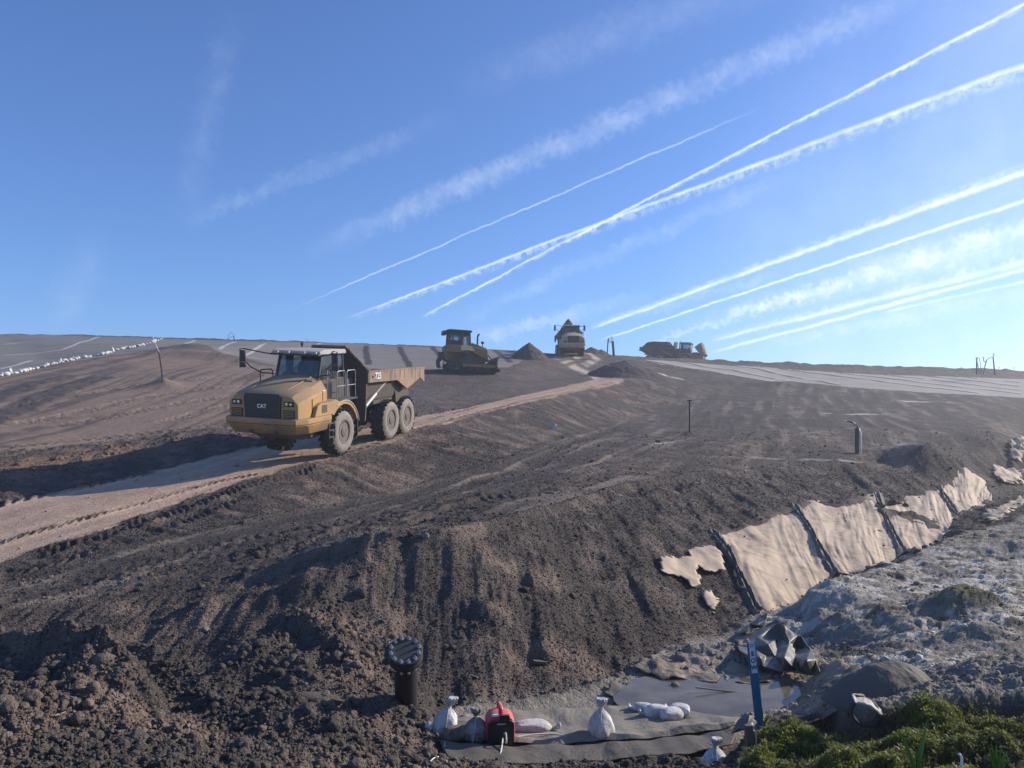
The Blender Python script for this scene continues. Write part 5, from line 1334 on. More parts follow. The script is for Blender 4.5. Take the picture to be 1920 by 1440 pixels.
drape('fabric_scrap', 'upright torn fabric tongue at the right edge of the view, behind the curled piece', [(1898,862),(1918,850),(1919,880),(1905,885),(1890,872)], m_fab, .25, .12, .6, jag=.6)
drape('fabric_scrap', 'rumpled pale fabric strip in the ditch at the right edge of the view', [(1840,972),(1870,955),(1900,940),(1919,930),(1919,948),(1890,965),(1862,982)], m_fab, .06, .09, .25, jag=.5)

drape('fabric_scrap', 'wrinkled beige fabric lying left of the puddle at the foot of the bank', [(1188,1262),(1215,1240),(1250,1222),(1285,1212),(1310,1222),(1330,1245),(1352,1268),(1345,1280),(1300,1276),(1240,1275)], m_fab2, .03, .025, .16, jag=.12)
drape('fabric_scrap', 'brown folded fabric between the puddle and the crumpled fabric', [(1352,1256),(1372,1246),(1420,1252),(1450,1262),(1440,1276),(1400,1278),(1362,1274)], m_fab2, .04, .025, .16, jag=.1)
drape('fabric_scrap', 'pale fabric strip just behind the blue stake\'s top', [(1372,1196),(1385,1188),(1410,1186),(1418,1196),(1400,1212),(1408,1232),(1396,1236),(1380,1218)], m_fab2, .03, .025, .12, jag=.08)
drape('fabric_scrap', 'flat fabric shred at the left shore of the puddle behind the mat', [(1130,1300),(1150,1288),(1200,1284),(1225,1292),(1200,1304),(1160,1310)], m_fabdark, .03, .025, .12, jag=.12)
# crumpled dark fabric by the ditch, built facet by facet
def facets(name, label, P_, mt, cat='fabric', solid=.01, sub=2, wr=.02, edges=()):
    vs2 = [Vector((p[0], p[1])) for p in P_]
    o2, _, f2, orv2, _, _ = delaunay_2d_cdt(vs2, list(edges), [], 0, 1e-4)
    vs = []
    for q, o in enumerate(orv2):
        p = P_[o[0]]; vs.append(Pt(p[0], p[1], p[2] if p[2] > 3 else on(p[0], p[1]).y-.10-p[2]))
    fs = [tuple(f)[::-1] for f in f2]
    m = MB().add(vs, fs)
    ob = m.build(name, mt, None, smooth=0, recalc=False)
    md = ob.modifiers.new('sub', 'SUBSURF'); md.subdivision_type = 'SIMPLE'; md.levels = 4; md.render_levels = 4
    tx = bpy.data.textures.new('w', 'CLOUDS'); tx.noise_scale = .22
    d = ob.modifiers.new('d', 'DISPLACE'); d.texture = tx; d.strength = wr*3; d.mid_level = .5; d.texture_coords = 'LOCAL'
    s = ob.modifiers.new('s', 'SMOOTH'); s.iterations = 5; s.factor = .5
    s = ob.modifiers.new('solid', 'SOLIDIFY'); s.thickness = solid
    ob.data.polygons.foreach_set('use_smooth', [True]*len(ob.data.polygons))
    return tag(ob, label, cat)
m_crump = fabric_mat('dark_crumpled_fabric', (.085, .082, .075), (.19, .16, .13), .35, sheen=.6, rough=.5)
facets('crumpled_fabric', 'large crumpled dark fabric with a raised peak, behind the blue stake', [
 (1467,1170,.75),(1456,1169,.45),(1420,1194,.35),(1376,1196,.05),(1386,1220,.35),(1404,1241,.1),(1441,1207,.60),(1437,1229,.05),(1455,1232,.05),(1460,1197,.10),
 (1498,1190,.45),(1520,1217,.45),(1530,1236,.50),(1539,1261,.0),(1524,1267,.0),(1512,1239,.62),(1490,1232,.10),(1470,1234,.55),(1466,1256,.12),(1479,1243,.50),(1495,1257,.05),(1500,1215,.10),(1480,1205,.35),(1425,1232,.50),(1430,1251,.12),(1444,1200,.15),(1415,1215,.05),(1410,1232,.40)], m_crump, edges=())
facets('fabric_flap', 'dark triangular fabric flap standing above the crumpled fabric at the foot of the bank', [
 (1377,1191,.1),(1404,1169,.1),(1424,1156,.3),(1441,1147,.8),(1436,1163,.5),(1432,1175,.15),(1420,1172,.6),(1403,1183,.45),(1412,1176,.15)], m_crump, wr=.01)
# fabric-covered hump
hc = Pt(1676, 1318, 7.45)
def hump():
    m = MB(); vs = []; na, nr = 72, 26
    for i in range(na):
        a = 2*math.pi*i/na
        for j in range(nr+1):
            r = j/nr
            rx = .50*(1+.10*math.sin(2*a+.5)+.05*math.sin(5*a)+(.35 if math.cos(a) < 0 else 0)*max(0, -math.cos(a))**2*(1 if math.sin(a) < .3 else .5))
            ry = .42
            x, y = math.cos(a)*rx*r, math.sin(a)*ry*r
            h = .37*(1-r**2.1)+.05*float(fbm(np.array([x*3.3+2]), np.array([y*3.3]), 79, 4)[0])
            fold = .10*float(fbm(np.array([math.cos(a)*3.1+5]), np.array([math.sin(a)*3.1+r*.6]), 77, 3)[0])*r*r+.02*float(fbm(np.array([x*9.0]), np.array([y*9.0]), 78, 2)[0])
            dent = -.10*math.exp(-((x-.10)/.20)**2-((y+.28)/.16)**2)
            vs.append((x+.03*math.sin(3*a)*r, y, h+fold*(1 if math.sin(a) < .3 else .4)+dent-.03))
    fs = [(i*(nr+1)+j, ((i+1) % na)*(nr+1)+j, ((i+1) % na)*(nr+1)+j+1, i*(nr+1)+j+1) for i in range(na) for j in range(nr)]
    return m.add(vs, fs)
o = hump().build('covered_hump', m_fabdark, None, smooth=70, recalc=False, solid=.01); o.location = hc
o.location.z = zat(hc.x, hc.y, H)-.04
tag(o, 'dark fabric pulled over a rounded hump, behind the grass bank on the right', 'fabric')
drape('fabric_scrap', 'narrow dark rumpled fabric lying left of the fabric-covered hump', [(1530,1308),(1552,1290),(1590,1262),(1612,1252),(1618,1262),(1588,1290),(1560,1312)], m_fabdark, .05, .03, .12, jag=.05)
# mat of fabric under the generator
def rowsheet(name, label, rows, mt, nx=120, per=10, wr=.012, cat='fabric mat', solid=.012, seed=0):
    R_ = []
    for pl, lift in rows:
        A_ = resample(pts(pl), nx)
        R_.append([Vector((p.x, p.y, zat(p.x, p.y, BASE)+(lift(k/(nx-1)) if callable(lift) else lift))) for k, p in enumerate(A_)])
    vs = []; nj = (len(R_)-1)*per+1
    for k in range(nx):
        for q in range(len(R_)-1):
            for s in range(per+(1 if q == len(R_)-2 else 0)):
                t = s/per; t = t*t*(3-2*t)
                p = R_[q][k].lerp(R_[q+1][k], t)
                w = wr*float(1)*(math.sin(p.x*9+p.y*6+seed)+math.sin(p.x*4-p.y*11+seed*2)+.6*math.sin(p.x*23+p.y*3))
                vs.append((p.x, p.y, p.z+w*.6))
    fs = [(k*nj+j, (k+1)*nj+j, (k+1)*nj+j+1, k*nj+j+1) for k in range(nx-1) for j in range(nj-1)]
    o = MB().add(vs, fs).build(name, mt, None, smooth=70, recalc=False, solid=solid); o.name = name
    return tag(o, label, cat)
lip = lambda t: .055+.022*math.sin(t*17)+.03*math.exp(-((t-.42)/.05)**2)
rowsheet('fabric_mat', 'grey fabric mat spread under the generator and sandbags', [
 ([(842,1352),(900,1340),(1000,1332),(1080,1330),(1180,1327),(1260,1333),(1340,1345),(1398,1346)], .012),
 ([(850,1362),(920,1358),(1050,1356),(1180,1350),(1280,1350),(1390,1352)], .02),
 ([(856,1376),(930,1380),(1050,1382),(1110,1374),(1190,1376),(1290,1366),(1385,1357)], .025),
 ([(860,1386),(930,1390),(1050,1394),(1095,1387),(1125,1383),(1200,1387),(1290,1376),(1382,1362)], lip),
 ([(861,1389),(930,1393),(1050,1397),(1095,1391),(1125,1388),(1200,1390),(1290,1379),(1382,1364)], lambda t: .012)], m_fabmat)
rowsheet('fabric_mat', 'darker fabric layer hanging below the front edge of the grey mat', [
 ([(822,1388),(880,1396),(950,1400),(1050,1400),(1110,1394),(1200,1393),(1290,1381),(1380,1366)], -.01),
 ([(824,1398),(880,1406),(950,1408),(1060,1406),(1200,1400),(1290,1390),(1384,1374)], .05),
 ([(830,1412),(880,1420),(960,1424),(1060,1420),(1200,1414),(1290,1408),(1378,1390)], .05),
 ([(840,1424),(890,1434),(960,1436),(1060,1431),(1180,1424),(1290,1418),(1372,1400)], .02)], m_fabdark, seed=3)

# puddle
pc = at(1320, 1300)
w = MB(); ring = [(at(a, b).x, at(a, b).y, PUD_Z-.004) for a, b in [(1160,1292),(1190,1276),(1250,1268),(1330,1264),(1430,1266),(1490,1272),(1520,1285),(1520,1312),(1470,1338),(1400,1352),(1330,1346),(1240,1338),(1160,1322)]]
rp_ = smoothpath([Vector(p) for p in ring]+[Vector(ring[0])], 5)[:-1]
rp_ = [Vector((p.x+.22*float(fbm(np.array([p.x*3]), np.array([p.y*3]), 88, 3)[0]), p.y+.5*float(fbm(np.array([p.x*3]), np.array([p.y*3]), 89, 3)[0]), p.z)) for p in rp_]
w.add(rp_, [tuple(range(len(rp_)))])
mw = bpy.data.materials.new('shallow_water'); mw.use_nodes = True; t = NT(mw.node_tree)
g_ = t.n('ShaderNodeNewGeometry').outputs['Position']
nz_ = t.n('ShaderNodeTexNoise', {'Vector': g_, 'Scale': 14.0, 'Detail': 3.0}).outputs['Fac']
bp_ = t.n('ShaderNodeBump', {'Height': nz_, 'Strength': .10, 'Distance': .01})
sil = t.n('ShaderNodeTexNoise', {'Vector': g_, 'Scale': 2.2, 'Detail': 5.0}).outputs['Fac']
pp = t.n('ShaderNodeBsdfPrincipled', {'Base Color': t.mix(t.mr(sil, .35, .65), (.085, .070, .050, 1), (.17, .138, .10, 1)), 'Roughness': .10, 'Normal': bp_.outputs[0], 'Specular IOR Level': .25, 'IOR': 1.33})
t.n('ShaderNodeOutputMaterial', {'Surface': pp.outputs[0]})
wo = w.build('water', mw, None, smooth=0, recalc=False); wo['kind'] = 'structure'
for p in wo.data.polygons: pass

# ============================================================ GENERATOR
gp = at(937, 1396); gen = empty('generator', (gp.x, gp.y+.05, zat(gp.x, gp.y+.1, BASE)+.015), (0, 0, R(7)), label='small red portable generator with a black end panel, standing on the fabric mat', cat='generator')
m_red = mat('red_plastic', (.62, .035, .055), .35, dust=.35, dcol=(.42, .25, .2), var=.06)
m_gblk = mat('black_housing', (.012, .013, .016), .35, dust=.15, dcol=(.12, .11, .10))
def rr(w, h, z0, r1, r2, n=5):
    """rounded outline: r1 at the bottom, r2 at the top"""
    o = []
    for cx, cz, r, a0 in ((w/2-r1, z0+r1, r1, -90), (w/2-r2, z0+h-r2, r2, 0), (-w/2+r2, z0+h-r2, r2, 90), (-w/2+r1, z0+r1, r1, 180)):
        o += [(cx+r*math.cos(R(a0+90*k/n)), cz+r*math.sin(R(a0+90*k/n))) for k in range(n+1)]
    return o
sh = MB(); prof = [(-.20, .90), (-.17, .98), (-.05, 1.0), (.15, 1.0), (.22, .93)]
sh.loft([[(x*s, y, (z-.20)*s+.20) for x, z in rr(.285, .35, .03, .05, .11)] for y, s in prof])
sh.build('shell', m_red, gen, smooth=40, bevel=.004)
ep = MB(); ep.loft([[(x*s, y, (z-.17)*s+.17) for x, z in rr(.262, .300, .018, .05, .05)] for y, s in ((-.17, 1.03), (-.212, 1.0), (-.222, .95))])
epo = ep.build('end_panel', m_gblk, gen, smooth=40)
lv = MB()
for k in range(7): lv.box((0, -.226, .085+k*.024), (.17, .010, .010), rotm(R(25), 0, 0))
lv.build('louver', mat('louver_black', (.03, .032, .036), .5), epo)
MB().box((0, -.226, .276), (.085, .006, .012)).build('badge', m_steel, epo)
MB().cyl((.028, -.232, .165), .022, .02, 'y', 14).build('socket', m_gblk, epo)
tp = MB(); tp.box((.035, -.19, .345), (.10, .06, .07)); tp.build('top_recess', m_gblk, gen, bevel=.01)
MB().box((-.055, -.16, .372), (.07, .08, .012)).build('warning_label', m_whitep, gen)
hn = MB(); hn.tube([(0, -.17, .36), (0, -.155, .43), (0, -.12, .452), (0, .10, .452), (0, .15, .43), (0, .16, .36)], .024, 12)
hn.build('handle', m_red, gen, smooth=60)
ft = MB()
for x in (-.09, .09):
    for y in (-.14, .16): ft.cyl((x, y, .012), .022, .045, 'z', 12)
ft.build('foot', m_gblk, gen)
gen.scale = (1.0, .60, .80)
MATG = Matrix.Translation(gen.location) @ Matrix.Rotation(R(7), 4, 'Z') @ Matrix.Diagonal((1.0, .60, .80, 1))
# cord from the generator
c0 = MATG @ Vector((.028, -.25, .165)); cc = [c0, c0+Vector((.015, -.05, .02)), c0+Vector((.02, -.08, -.06))]
for a, b, dz in ((944,1385,.02),(943,1400,.10),(941,1415,.09),(937,1428,.05),(930,1437,.03),(920,1441,.02)):
    p = at(a, b); cc.append(Vector((p.x, p.y, zat(p.x, p.y, BASE)+dz)))
tag(MB().tube(smoothpath(cc), .0085, 8).build('power_cord', m_cord, None), 'pale cord plugged into the generator and trailing down over the mat edge', 'cord')
cc = []
for a, b, dz in ((948,1384,.03),(955,1388,.05),(965,1391,.03),(1000,1388,.04),(1040,1387,.04),(1075,1392,.02)):
    p = at(a, b); cc.append(Vector((p.x, p.y, zat(p.x, p.y, BASE)+dz+.02)))
tag(MB().tube(smoothpath(cc), .008, 8).build('cord', m_cord, None), 'thin cord lying along the front edge of the fabric mat right of the generator', 'cord')
cc = [on(a, b, .02) for a, b in ((807,1432),(815,1425),(826,1423),(836,1430),(842,1439))]
tag(MB().tube(smoothpath(cc), .006, 6).build('cord', m_cord, None), 'curl of thin cord on the soil in front of the muddy sandbag', 'cord')

# ---- the bags around the mat
def gnd(px, py, dz=0.0): p = on(px, py); return Vector((p.x, p.y, max(p.z, zat(p.x, p.y, BASE))+dz))
kpx = 7.9/F
sandbag('upright white sandbag with a twisted tied neck, leftmost by the generator', mb_white, gnd(832,1378), 66*kpx, 46*kpx, 40*kpx, True, 0, (.10, .02), 1)
sandbag('muddy brown sandbag slumped between the leftmost white bag and the speckled one', mb_brown, gnd(852,1392), 64*kpx, 34*kpx, 26*kpx, False, R(200), seed=2, cord=False)
sandbag('speckled grey sandbag with a knotted top touching the left side of the generator', mb_dirty, gnd(893,1392), 60*kpx, 46*kpx, 40*kpx, True, 0, (.0, .0), 3)
sandbag('lying sandbag stained orange at one end, right of the generator', mb_orange, gnd(1002,1380), 92*kpx, 31*kpx, 27*kpx, False, R(4), seed=4)
sandbag('lone upright white sandbag with a pinched top on the middle of the mat', mb_white, gnd(1127,1386), 74*kpx, 50*kpx, 38*kpx, True, 0, (.0, .0), 5)
sandbag('white sandbag at the left end of the row beside the puddle', mb_white, gnd(1203,1341,.01), 50*kpx, 27*kpx, 20*kpx, False, R(160), seed=6, cord=False)
sandbag('plump white sandbag in the middle of the row beside the puddle', mb_white, gnd(1228,1352,.015), 62*kpx, 32*kpx, 27*kpx, False, R(188), seed=7, cord=False)
sandbag('white sandbag with a tied neck at the front right of the puddle row', mb_white, gnd(1262,1357,.015), 60*kpx, 30*kpx, 26*kpx, False, R(12), seed=8)
sandbag('white sandbag with an upright tuft behind the row beside the puddle', mb_white, gnd(1272,1344,.01), 52*kpx, 28*kpx, 20*kpx, False, R(155), seed=9)
sandbag('white sandbag at the bottom edge of the view, left of the wooden post', mb_white, Pt(1340, 1446, 6.85), 60*kpx*.9, 46*kpx*.9, 40*kpx*.9, True, 0, (.02, .02), 10)
sandbag('small torn white bag half buried in the soil left of the leftmost upright sandbag', mb_white, gnd(803,1366,-.02), 26*kpx, 12*kpx, 10*kpx, True, 0, (.01, .0), 11, cord=False)

# ---- far row of white bags on the left sheeting
rowpts = resample([Vector((a, b, 0)) for a, b in ((2,706),(20,702),(60,694),(100,683),(130,677),(160,671),(180,668),(205,663),(215,658),(235,654),(255,651),(275,646),(290,641),(304,636))], 74)
rb_ = random.Random(3)
for k, q in enumerate(rowpts):
    if 41 <= k <= 43 or k in (36, 61): continue
    px, py = q.x+rb_.uniform(-1.2, 1.2), q.y+rb_.uniform(-.6, .6)
    p = on(px, py)
    L_ = rb_.uniform(.24, .52)*(1+.25*(p.y-50)/40)
    if rb_.random() < .04: continue
    sandbag('small white sandbag in the row edging the grey sheeting on the far left slope', mb_white, (p.x, p.y, p.z), L_, L_*.6, L_*.52, k % 23 == 4, rb_.uniform(0, 6.28), (0, 0), k, simple=True, group='white sandbags in the row up the left slope')

# ============================================================ STAKE, POST, PIPE, DEBRIS
sb = Pt(1424, 1356, 7.1); stp_ = Pt(1405, 1201, 7.1+.05)
ax = (stp_-sb); Ls = ax.length
stake = empty('marker_stake', sb, label='blue flat marker stake with a white strip reading E O W, by the grass bank', cat='stake')
stake.rotation_euler = (0, math.atan2(ax.x, ax.z), R(0))
m_blue = mat('blue_stake', (.018, .115, .235), .4, dust=.15, dcol=(.15, .2, .22), var=.06)
hw = 8.0*7.1/F
MB().prism([(-hw, 0), (-hw*.55, -.008), (0, -.011), (hw*.55, -.008), (hw, 0), (hw, .006), (0, -.002), (-hw, .006)], -.25, Ls, 'z').build('stake', m_blue, stake, smooth=30)
yf = -.0125
MB().box((0, yf, Ls-.145), (hw*1.35, .0015, .285)).build('label_strip', mat('sticker_white', (.60, .62, .66), .4, var=.06), stake)
m_ink = mat('ink', (.02, .02, .03), .6)
for ch, py in (('E', 1223), ('O', 1236), ('W', 1249)):
    text_mesh(ch, .056, m_ink, stake, (.0, yf-.0015, Ls-(py-1201)*7.1/F), (R(90), 0, 0), ext=.0008, bold=.0018)
for q in range(4):
    MB().box((0, yf-.0012, Ls-.018-.009*q), (hw*.95, .0012, .003)).build('fine_print', m_ink, stake)
m_wood = mat('weathered_wood', (.12, .095, .075), .85, var=.3, scale=14, bump=.4, dust=.3, dcol=(.2, .17, .13))
pb = Pt(1410, 1462, 6.4)
po = empty('wooden_post', pb, (0, R(-4), R(8)), label='weathered wooden post in the shade at the left end of the grass bank', cat='post')
MB().box((0, 0, .16), (.062, .05, .60)).build('post', m_wood, po, bevel=.004)
MB().box((.045, -.005, .13), (.010, .05, .56)).build('batten', mat('pale_wood', (.42, .36, .28), .8, var=.2), po, bevel=.002)
facets('fabric_flap', 'small grey fabric rag hooked over the wooden post beside the blue stake', [
 (1370,1377,6.6),(1380,1355,6.55),(1396,1335,6.6),(1405,1340,6.5),(1412,1351,6.5),(1420,1354,6.6),(1412,1364,6.45),(1398,1368,6.4),(1384,1366,6.45)], m_crump, wr=.012, cat='rag')
# black corrugated pipe end in the grass
cp = Pt(1622, 1335, 6.55); r_ = .118
o = empty('corrugated_pipe', cp, label='open end of a black corrugated pipe half sunk in the grass bank', cat='pipe')
o.rotation_euler = (R(-8), R(8), R(-22))
cm = MB(); prof = []
for k in range(15): prof.append((r_*(1.0 if k % 2 else .93), -.07+k*.011))
prof2 = [(r-.012, t) for r, t in reversed(prof)]
rings = []
for r, t in prof+prof2: rings.append([(r*math.cos(2*math.pi*k/36), t, r*math.sin(2*math.pi*k/36)) for k in range(36)])
rings.append(rings[0])
cm.loft(rings, cap=False).build('pipe', m_hdpe, o, smooth=50)
facets('plastic_rag', 'torn pale plastic wrap caught on top of the corrugated pipe end', [
 (1596,1300,6.4),(1604,1303,6.5),(1622,1306,6.5),(1640,1316,6.5),(1654,1330,6.5),(1658,1341,6.5),(1650,1338,6.4),(1640,1330,6.35),(1622,1320,6.3),(1606,1318,6.35)], mat('grey_plastic', (.40, .385, .35), .45, var=.25, bump=.6, dust=.3), cat='plastic', wr=.02)
# white bent pipe at the very bottom
o = empty('vent_tube', Pt(1803, 1442, 4.0), label='small white bent tube at the bottom edge of the view among the weeds', cat='tube')
s4 = 4.0/F
MB().tube([(0, 0, -.1), (0, 0, 20*s4), (-2*s4, 0, 26*s4), (-5*s4, 0, 29*s4)], 2.3*s4, 10).build('tube', m_whitep, o)
# loose debris
def debris(name, label, cat, px, py, size, mt, yaw=0, shape='box', dz=0.0):
    p = on(px, py, dz); m = MB(); n_ = name
    if shape == 'box': m.box((0, 0, size[2]/2), size)
    elif shape == 'stick': m.tube([(-size[0]/2, 0, size[1]), (0, size[1], size[1]*1.2), (size[0]/2, 0, size[1]*2.5)], size[1], 6)
    else: m.ico((0, 0, size[2]*.3), 1, 2, .18, size, random.Random(px))
    o = m.build(n_, mt, None, smooth=40, bevel=.004 if shape == 'box' else 0); o.location = p; o.rotation_euler = (0, R(8), yaw)
    return tag(o, label, cat)
m_stone = mat('stone', (.15, .135, .12), .85, var=.2, bump=.4); m_stonew = mat('pale_stone', (.50, .46, .42), .8, var=.15)
debris('board', 'short brown board lying on the lower bank above the generator', 'board', 1015, 1247, (.22, .07, .035), m_wood, R(15), dz=.02)
debris('stick', 'pale stick lying on the lower bank right of the flanged pipe', 'stick', 886, 1268, (.16, .006, 0), mat('pale_stick', (.5, .45, .38), .8), R(-40), 'stick')
debris('stick', 'short pale splinter standing in the soil of the lower left heap', 'stick', 113, 1340, (.12, .005, 0), mat('stick2', (.3, .26, .2), .8), R(80), 'stick')
debris('slab', 'flat tan slab lying across the spoil left of the flanged pipe', 'slab', 592, 1306, (.27, .10, .075), mat('tan_slab', (.16, .12, .095), .95, var=.5, bump=1.0, scale=22, dust=.9, dcol=(.10, .08, .066)), R(8), 'ico', dz=-.05)
debris('rock', 'white rock on the upper bank above the bench', 'rock', 1039, 806, (.17, .14, .24), m_stonew, 0, 'ico')
debris('rock', 'pale stone on the churned soil above the lower left heap', 'rock', 384, 1182, (.06, .05, .035), m_stone, 0, 'ico')
debris('rock', 'reddish stone in the wet sand near the crumpled fabric', 'rock', 1376, 1222, (.05, .045, .035), mat('red_stone', (.26, .14, .10), .8), 0, 'ico')
debris('rock', 'round stone at the left shore of the puddle', 'rock', 1266, 1290, (.055, .05, .045), m_stone, 0, 'ico', .02)
debris('rock', 'tan cobble behind the leftmost upright sandbag', 'rock', 872, 1350, (.075, .06, .045), mat('tan_stone', (.27, .21, .17), .85), 0, 'ico')
debris('pipe_piece', 'thin rusty pipe lying across the puddle', 'pipe', 1355, 1302, (.68, .010, 0), mat('rusty_pipe', (.30, .24, .18), .7), R(1), 'stick', .03)
debris('rock', 'small pale pebble on the rim of the bench', 'rock', 797, 1006, (.06, .05, .05), m_stone, 0, 'ico')
for k, (a, b) in enumerate(((1395,858),(1330,867))): pass

# ============================================================ LOOSE CLODS (uncountable)
rng = np.random.default_rng(5)
def scatter_clods(name, N, lo, hi, wfun, smed, ssig, sub, mt, cap=.12, jit=.22, dz=0.0, tint=None):
    u = rng.uniform(-.70, .70, N*4); l = rng.uniform(math.log(lo), math.log(hi), N*4)
    i = np.clip(np.searchsorted(uc, u), 0, NU-1); j = np.clip(np.searchsorted(lr, l), 0, NL-1)
    w = wfun(j, i); keep = rng.random(N*4) < w; u, l, i, j = u[keep][:N], l[keep][:N], i[keep][:N], j[keep][:N]
    y = np.exp(l); x = u*y; z = zat_np(x, y, H); n = len(x)
    s = np.minimum(smed*np.exp(rng.normal(0, ssig, n))*(.6+.4*y/10), cap*(.5+.5*y/10))
    vs, fs = ICO[sub]; B = np.array([tuple(v) for v in vs]); Fa = np.array(fs); nv = len(B)
    th = rng.uniform(0, 6.28, (n, 3))
    c, s_ = np.cos(th), np.sin(th)
    P_ = np.repeat(B[None], n, 0)*(1+rng.uniform(-jit, jit, (n, nv, 1)))*rng.uniform(.65, 1.2, (n, 1, 3))
    for ax_ in range(3):
        a, b = (ax_+1) % 3, (ax_+2) % 3
        A0 = P_[:, :, a]*c[:, ax_, None]-P_[:, :, b]*s_[:, ax_, None]; B0 = P_[:, :, a]*s_[:, ax_, None]+P_[:, :, b]*c[:, ax_, None]
        P_[:, :, a], P_[:, :, b] = A0, B0
    P_ = P_*s[:, None, None]; P_[:, :, 2] *= .8
    P_ += np.stack([x, y, z+s*.25+dz], -1)[:, None, :]
    FF = (Fa[None]+(np.arange(n)*nv)[:, None, None]).reshape(-1, 3)
    me = bpy.data.meshes.new(name); me.vertices.add(n*nv); me.vertices.foreach_set('co', P_.astype(np.float32).reshape(-1))
    me.loops.add(FF.size); me.loops.foreach_set('vertex_index', FF.astype(np.int32).reshape(-1))
    me.polygons.add(len(FF)); me.polygons.foreach_set('loop_start', np.arange(0, FF.size, 3, dtype=np.int32)); me.update(calc_edges=True)
    col = (C[j, i] if tint is None else np.array(tint)*np.ones((n, 3)))*rng.uniform(.80, 1.35, (n, 1))*(1+np.array([.02, 0, -.03])*rng.normal(0, 1, (n, 1)))
    at_ = me.color_attributes.new('soil', 'FLOAT_COLOR', 'POINT'); cc_ = np.ones((n, nv, 4), np.float32); cc_[:, :, :3] = np.clip(col, .01, .8)[:, None, :]
    at_.data.foreach_set('color', cc_.reshape(-1)); me.materials.append(mt)
    o = bpy.data.objects.new(name, me); COL.objects.link(o); o['kind'] = 'stuff'; return o
bad = (M_sheet > .5) | (sstep(.1, .5, M_mat) > .3) | (M_pud > .2)
def w_rough(j, i):
    w = rough[j, i]*(.25+.75*gate[j, i]); w = w*(1-.88*lowb[j, i]*(YY[j, i] > 9))*(1-.8*M_up[j, i]); w = np.where(bad[j, i], 0, w); w = np.where(M_grass[j, i] > .3, 0, w); w = np.where(M_ash[j, i] > .5, w*.12, w); return w
scatter_clods('dirt_clods', 52000, 5.0, 15, w_rough, .0095, .60, 1, m_soil, jit=.32)
scatter_clods('dirt_clods', 1500, 5.0, 14, lambda j, i: w_rough(j, i)*gate2[j, i]*(M_ash[j, i] < .5), .032, .35, 2, m_soil, .08, .16)
scatter_clods('dirt_clods', 18000, 14, 45, lambda j, i: w_rough(j, i)*(M_hill[j, i] < .3), .0100, .5, 1, m_soil, .08, jit=.32)
scatter_clods('dirt_clods', 1400, 8.2, 12, lambda j, i: (M_pud[j, i] > .05)*(M_pud[j, i] < .75)*(1-sstep(.1, .5, M_mat))[j, i], .012, .6, 1, m_soil)
scatter_clods('dirt_clods', 60000, 9.0, 34, lambda j, i: np.where(bad[j, i] | (M_in[j, i] > .15), 0, np.clip(lowb[j, i]*(YY[j, i] < 36)+.8*M_up[j, i], 0, 1)*(M_ash[j, i] < .4)*(rough[j, i] > .1)), .0088, .32, 1, m_soil, .05, jit=.32)
scatter_clods('dirt_clods', 2200, 8, 40, lambda j, i: np.clip(M_bench[j, i]-.2, 0, 1)*.5, .011, .5, 1, m_soil)
scatter_clods('dirt_clods', 2500, 20, 40, lambda j, i: (wr[j, i] > .3)*1.0, .03, .4, 1, m_soil)

scatter_clods('dirt_clods', 260, 5.6, 9.5, lambda j, i: w_rough(j, i)*(M_spoil[j, i] > .3)*(M_ash[j, i] < .3), .055, .3, 3, m_soil, .10, .10)
scatter_clods('dirt_clods', 1600, 13, 34, lambda j, i: (M_in[j, i] > .05)*(M_in[j, i] < .85)*.9+(M_in[j, i] > .85)*.0, .018, .6, 1, m_soil, dz=.03)
scatter_clods('dirt_clods', 1500, 13, 34, lambda j, i: (M_in[j, i] > .6)*(.03+.5*(fbm(XX[j, i]*.9, YY[j, i]*.9, 340, 3) > .14)), .009, .4, 1, m_soil, .03, dz=.085, tint=(.09, .075, .065))
scatter_clods('pale_stones', 420, 5.5, 30, lambda j, i: w_rough(j, i), .010, .5, 1, m_soil, tint=(.34, .31, .27))
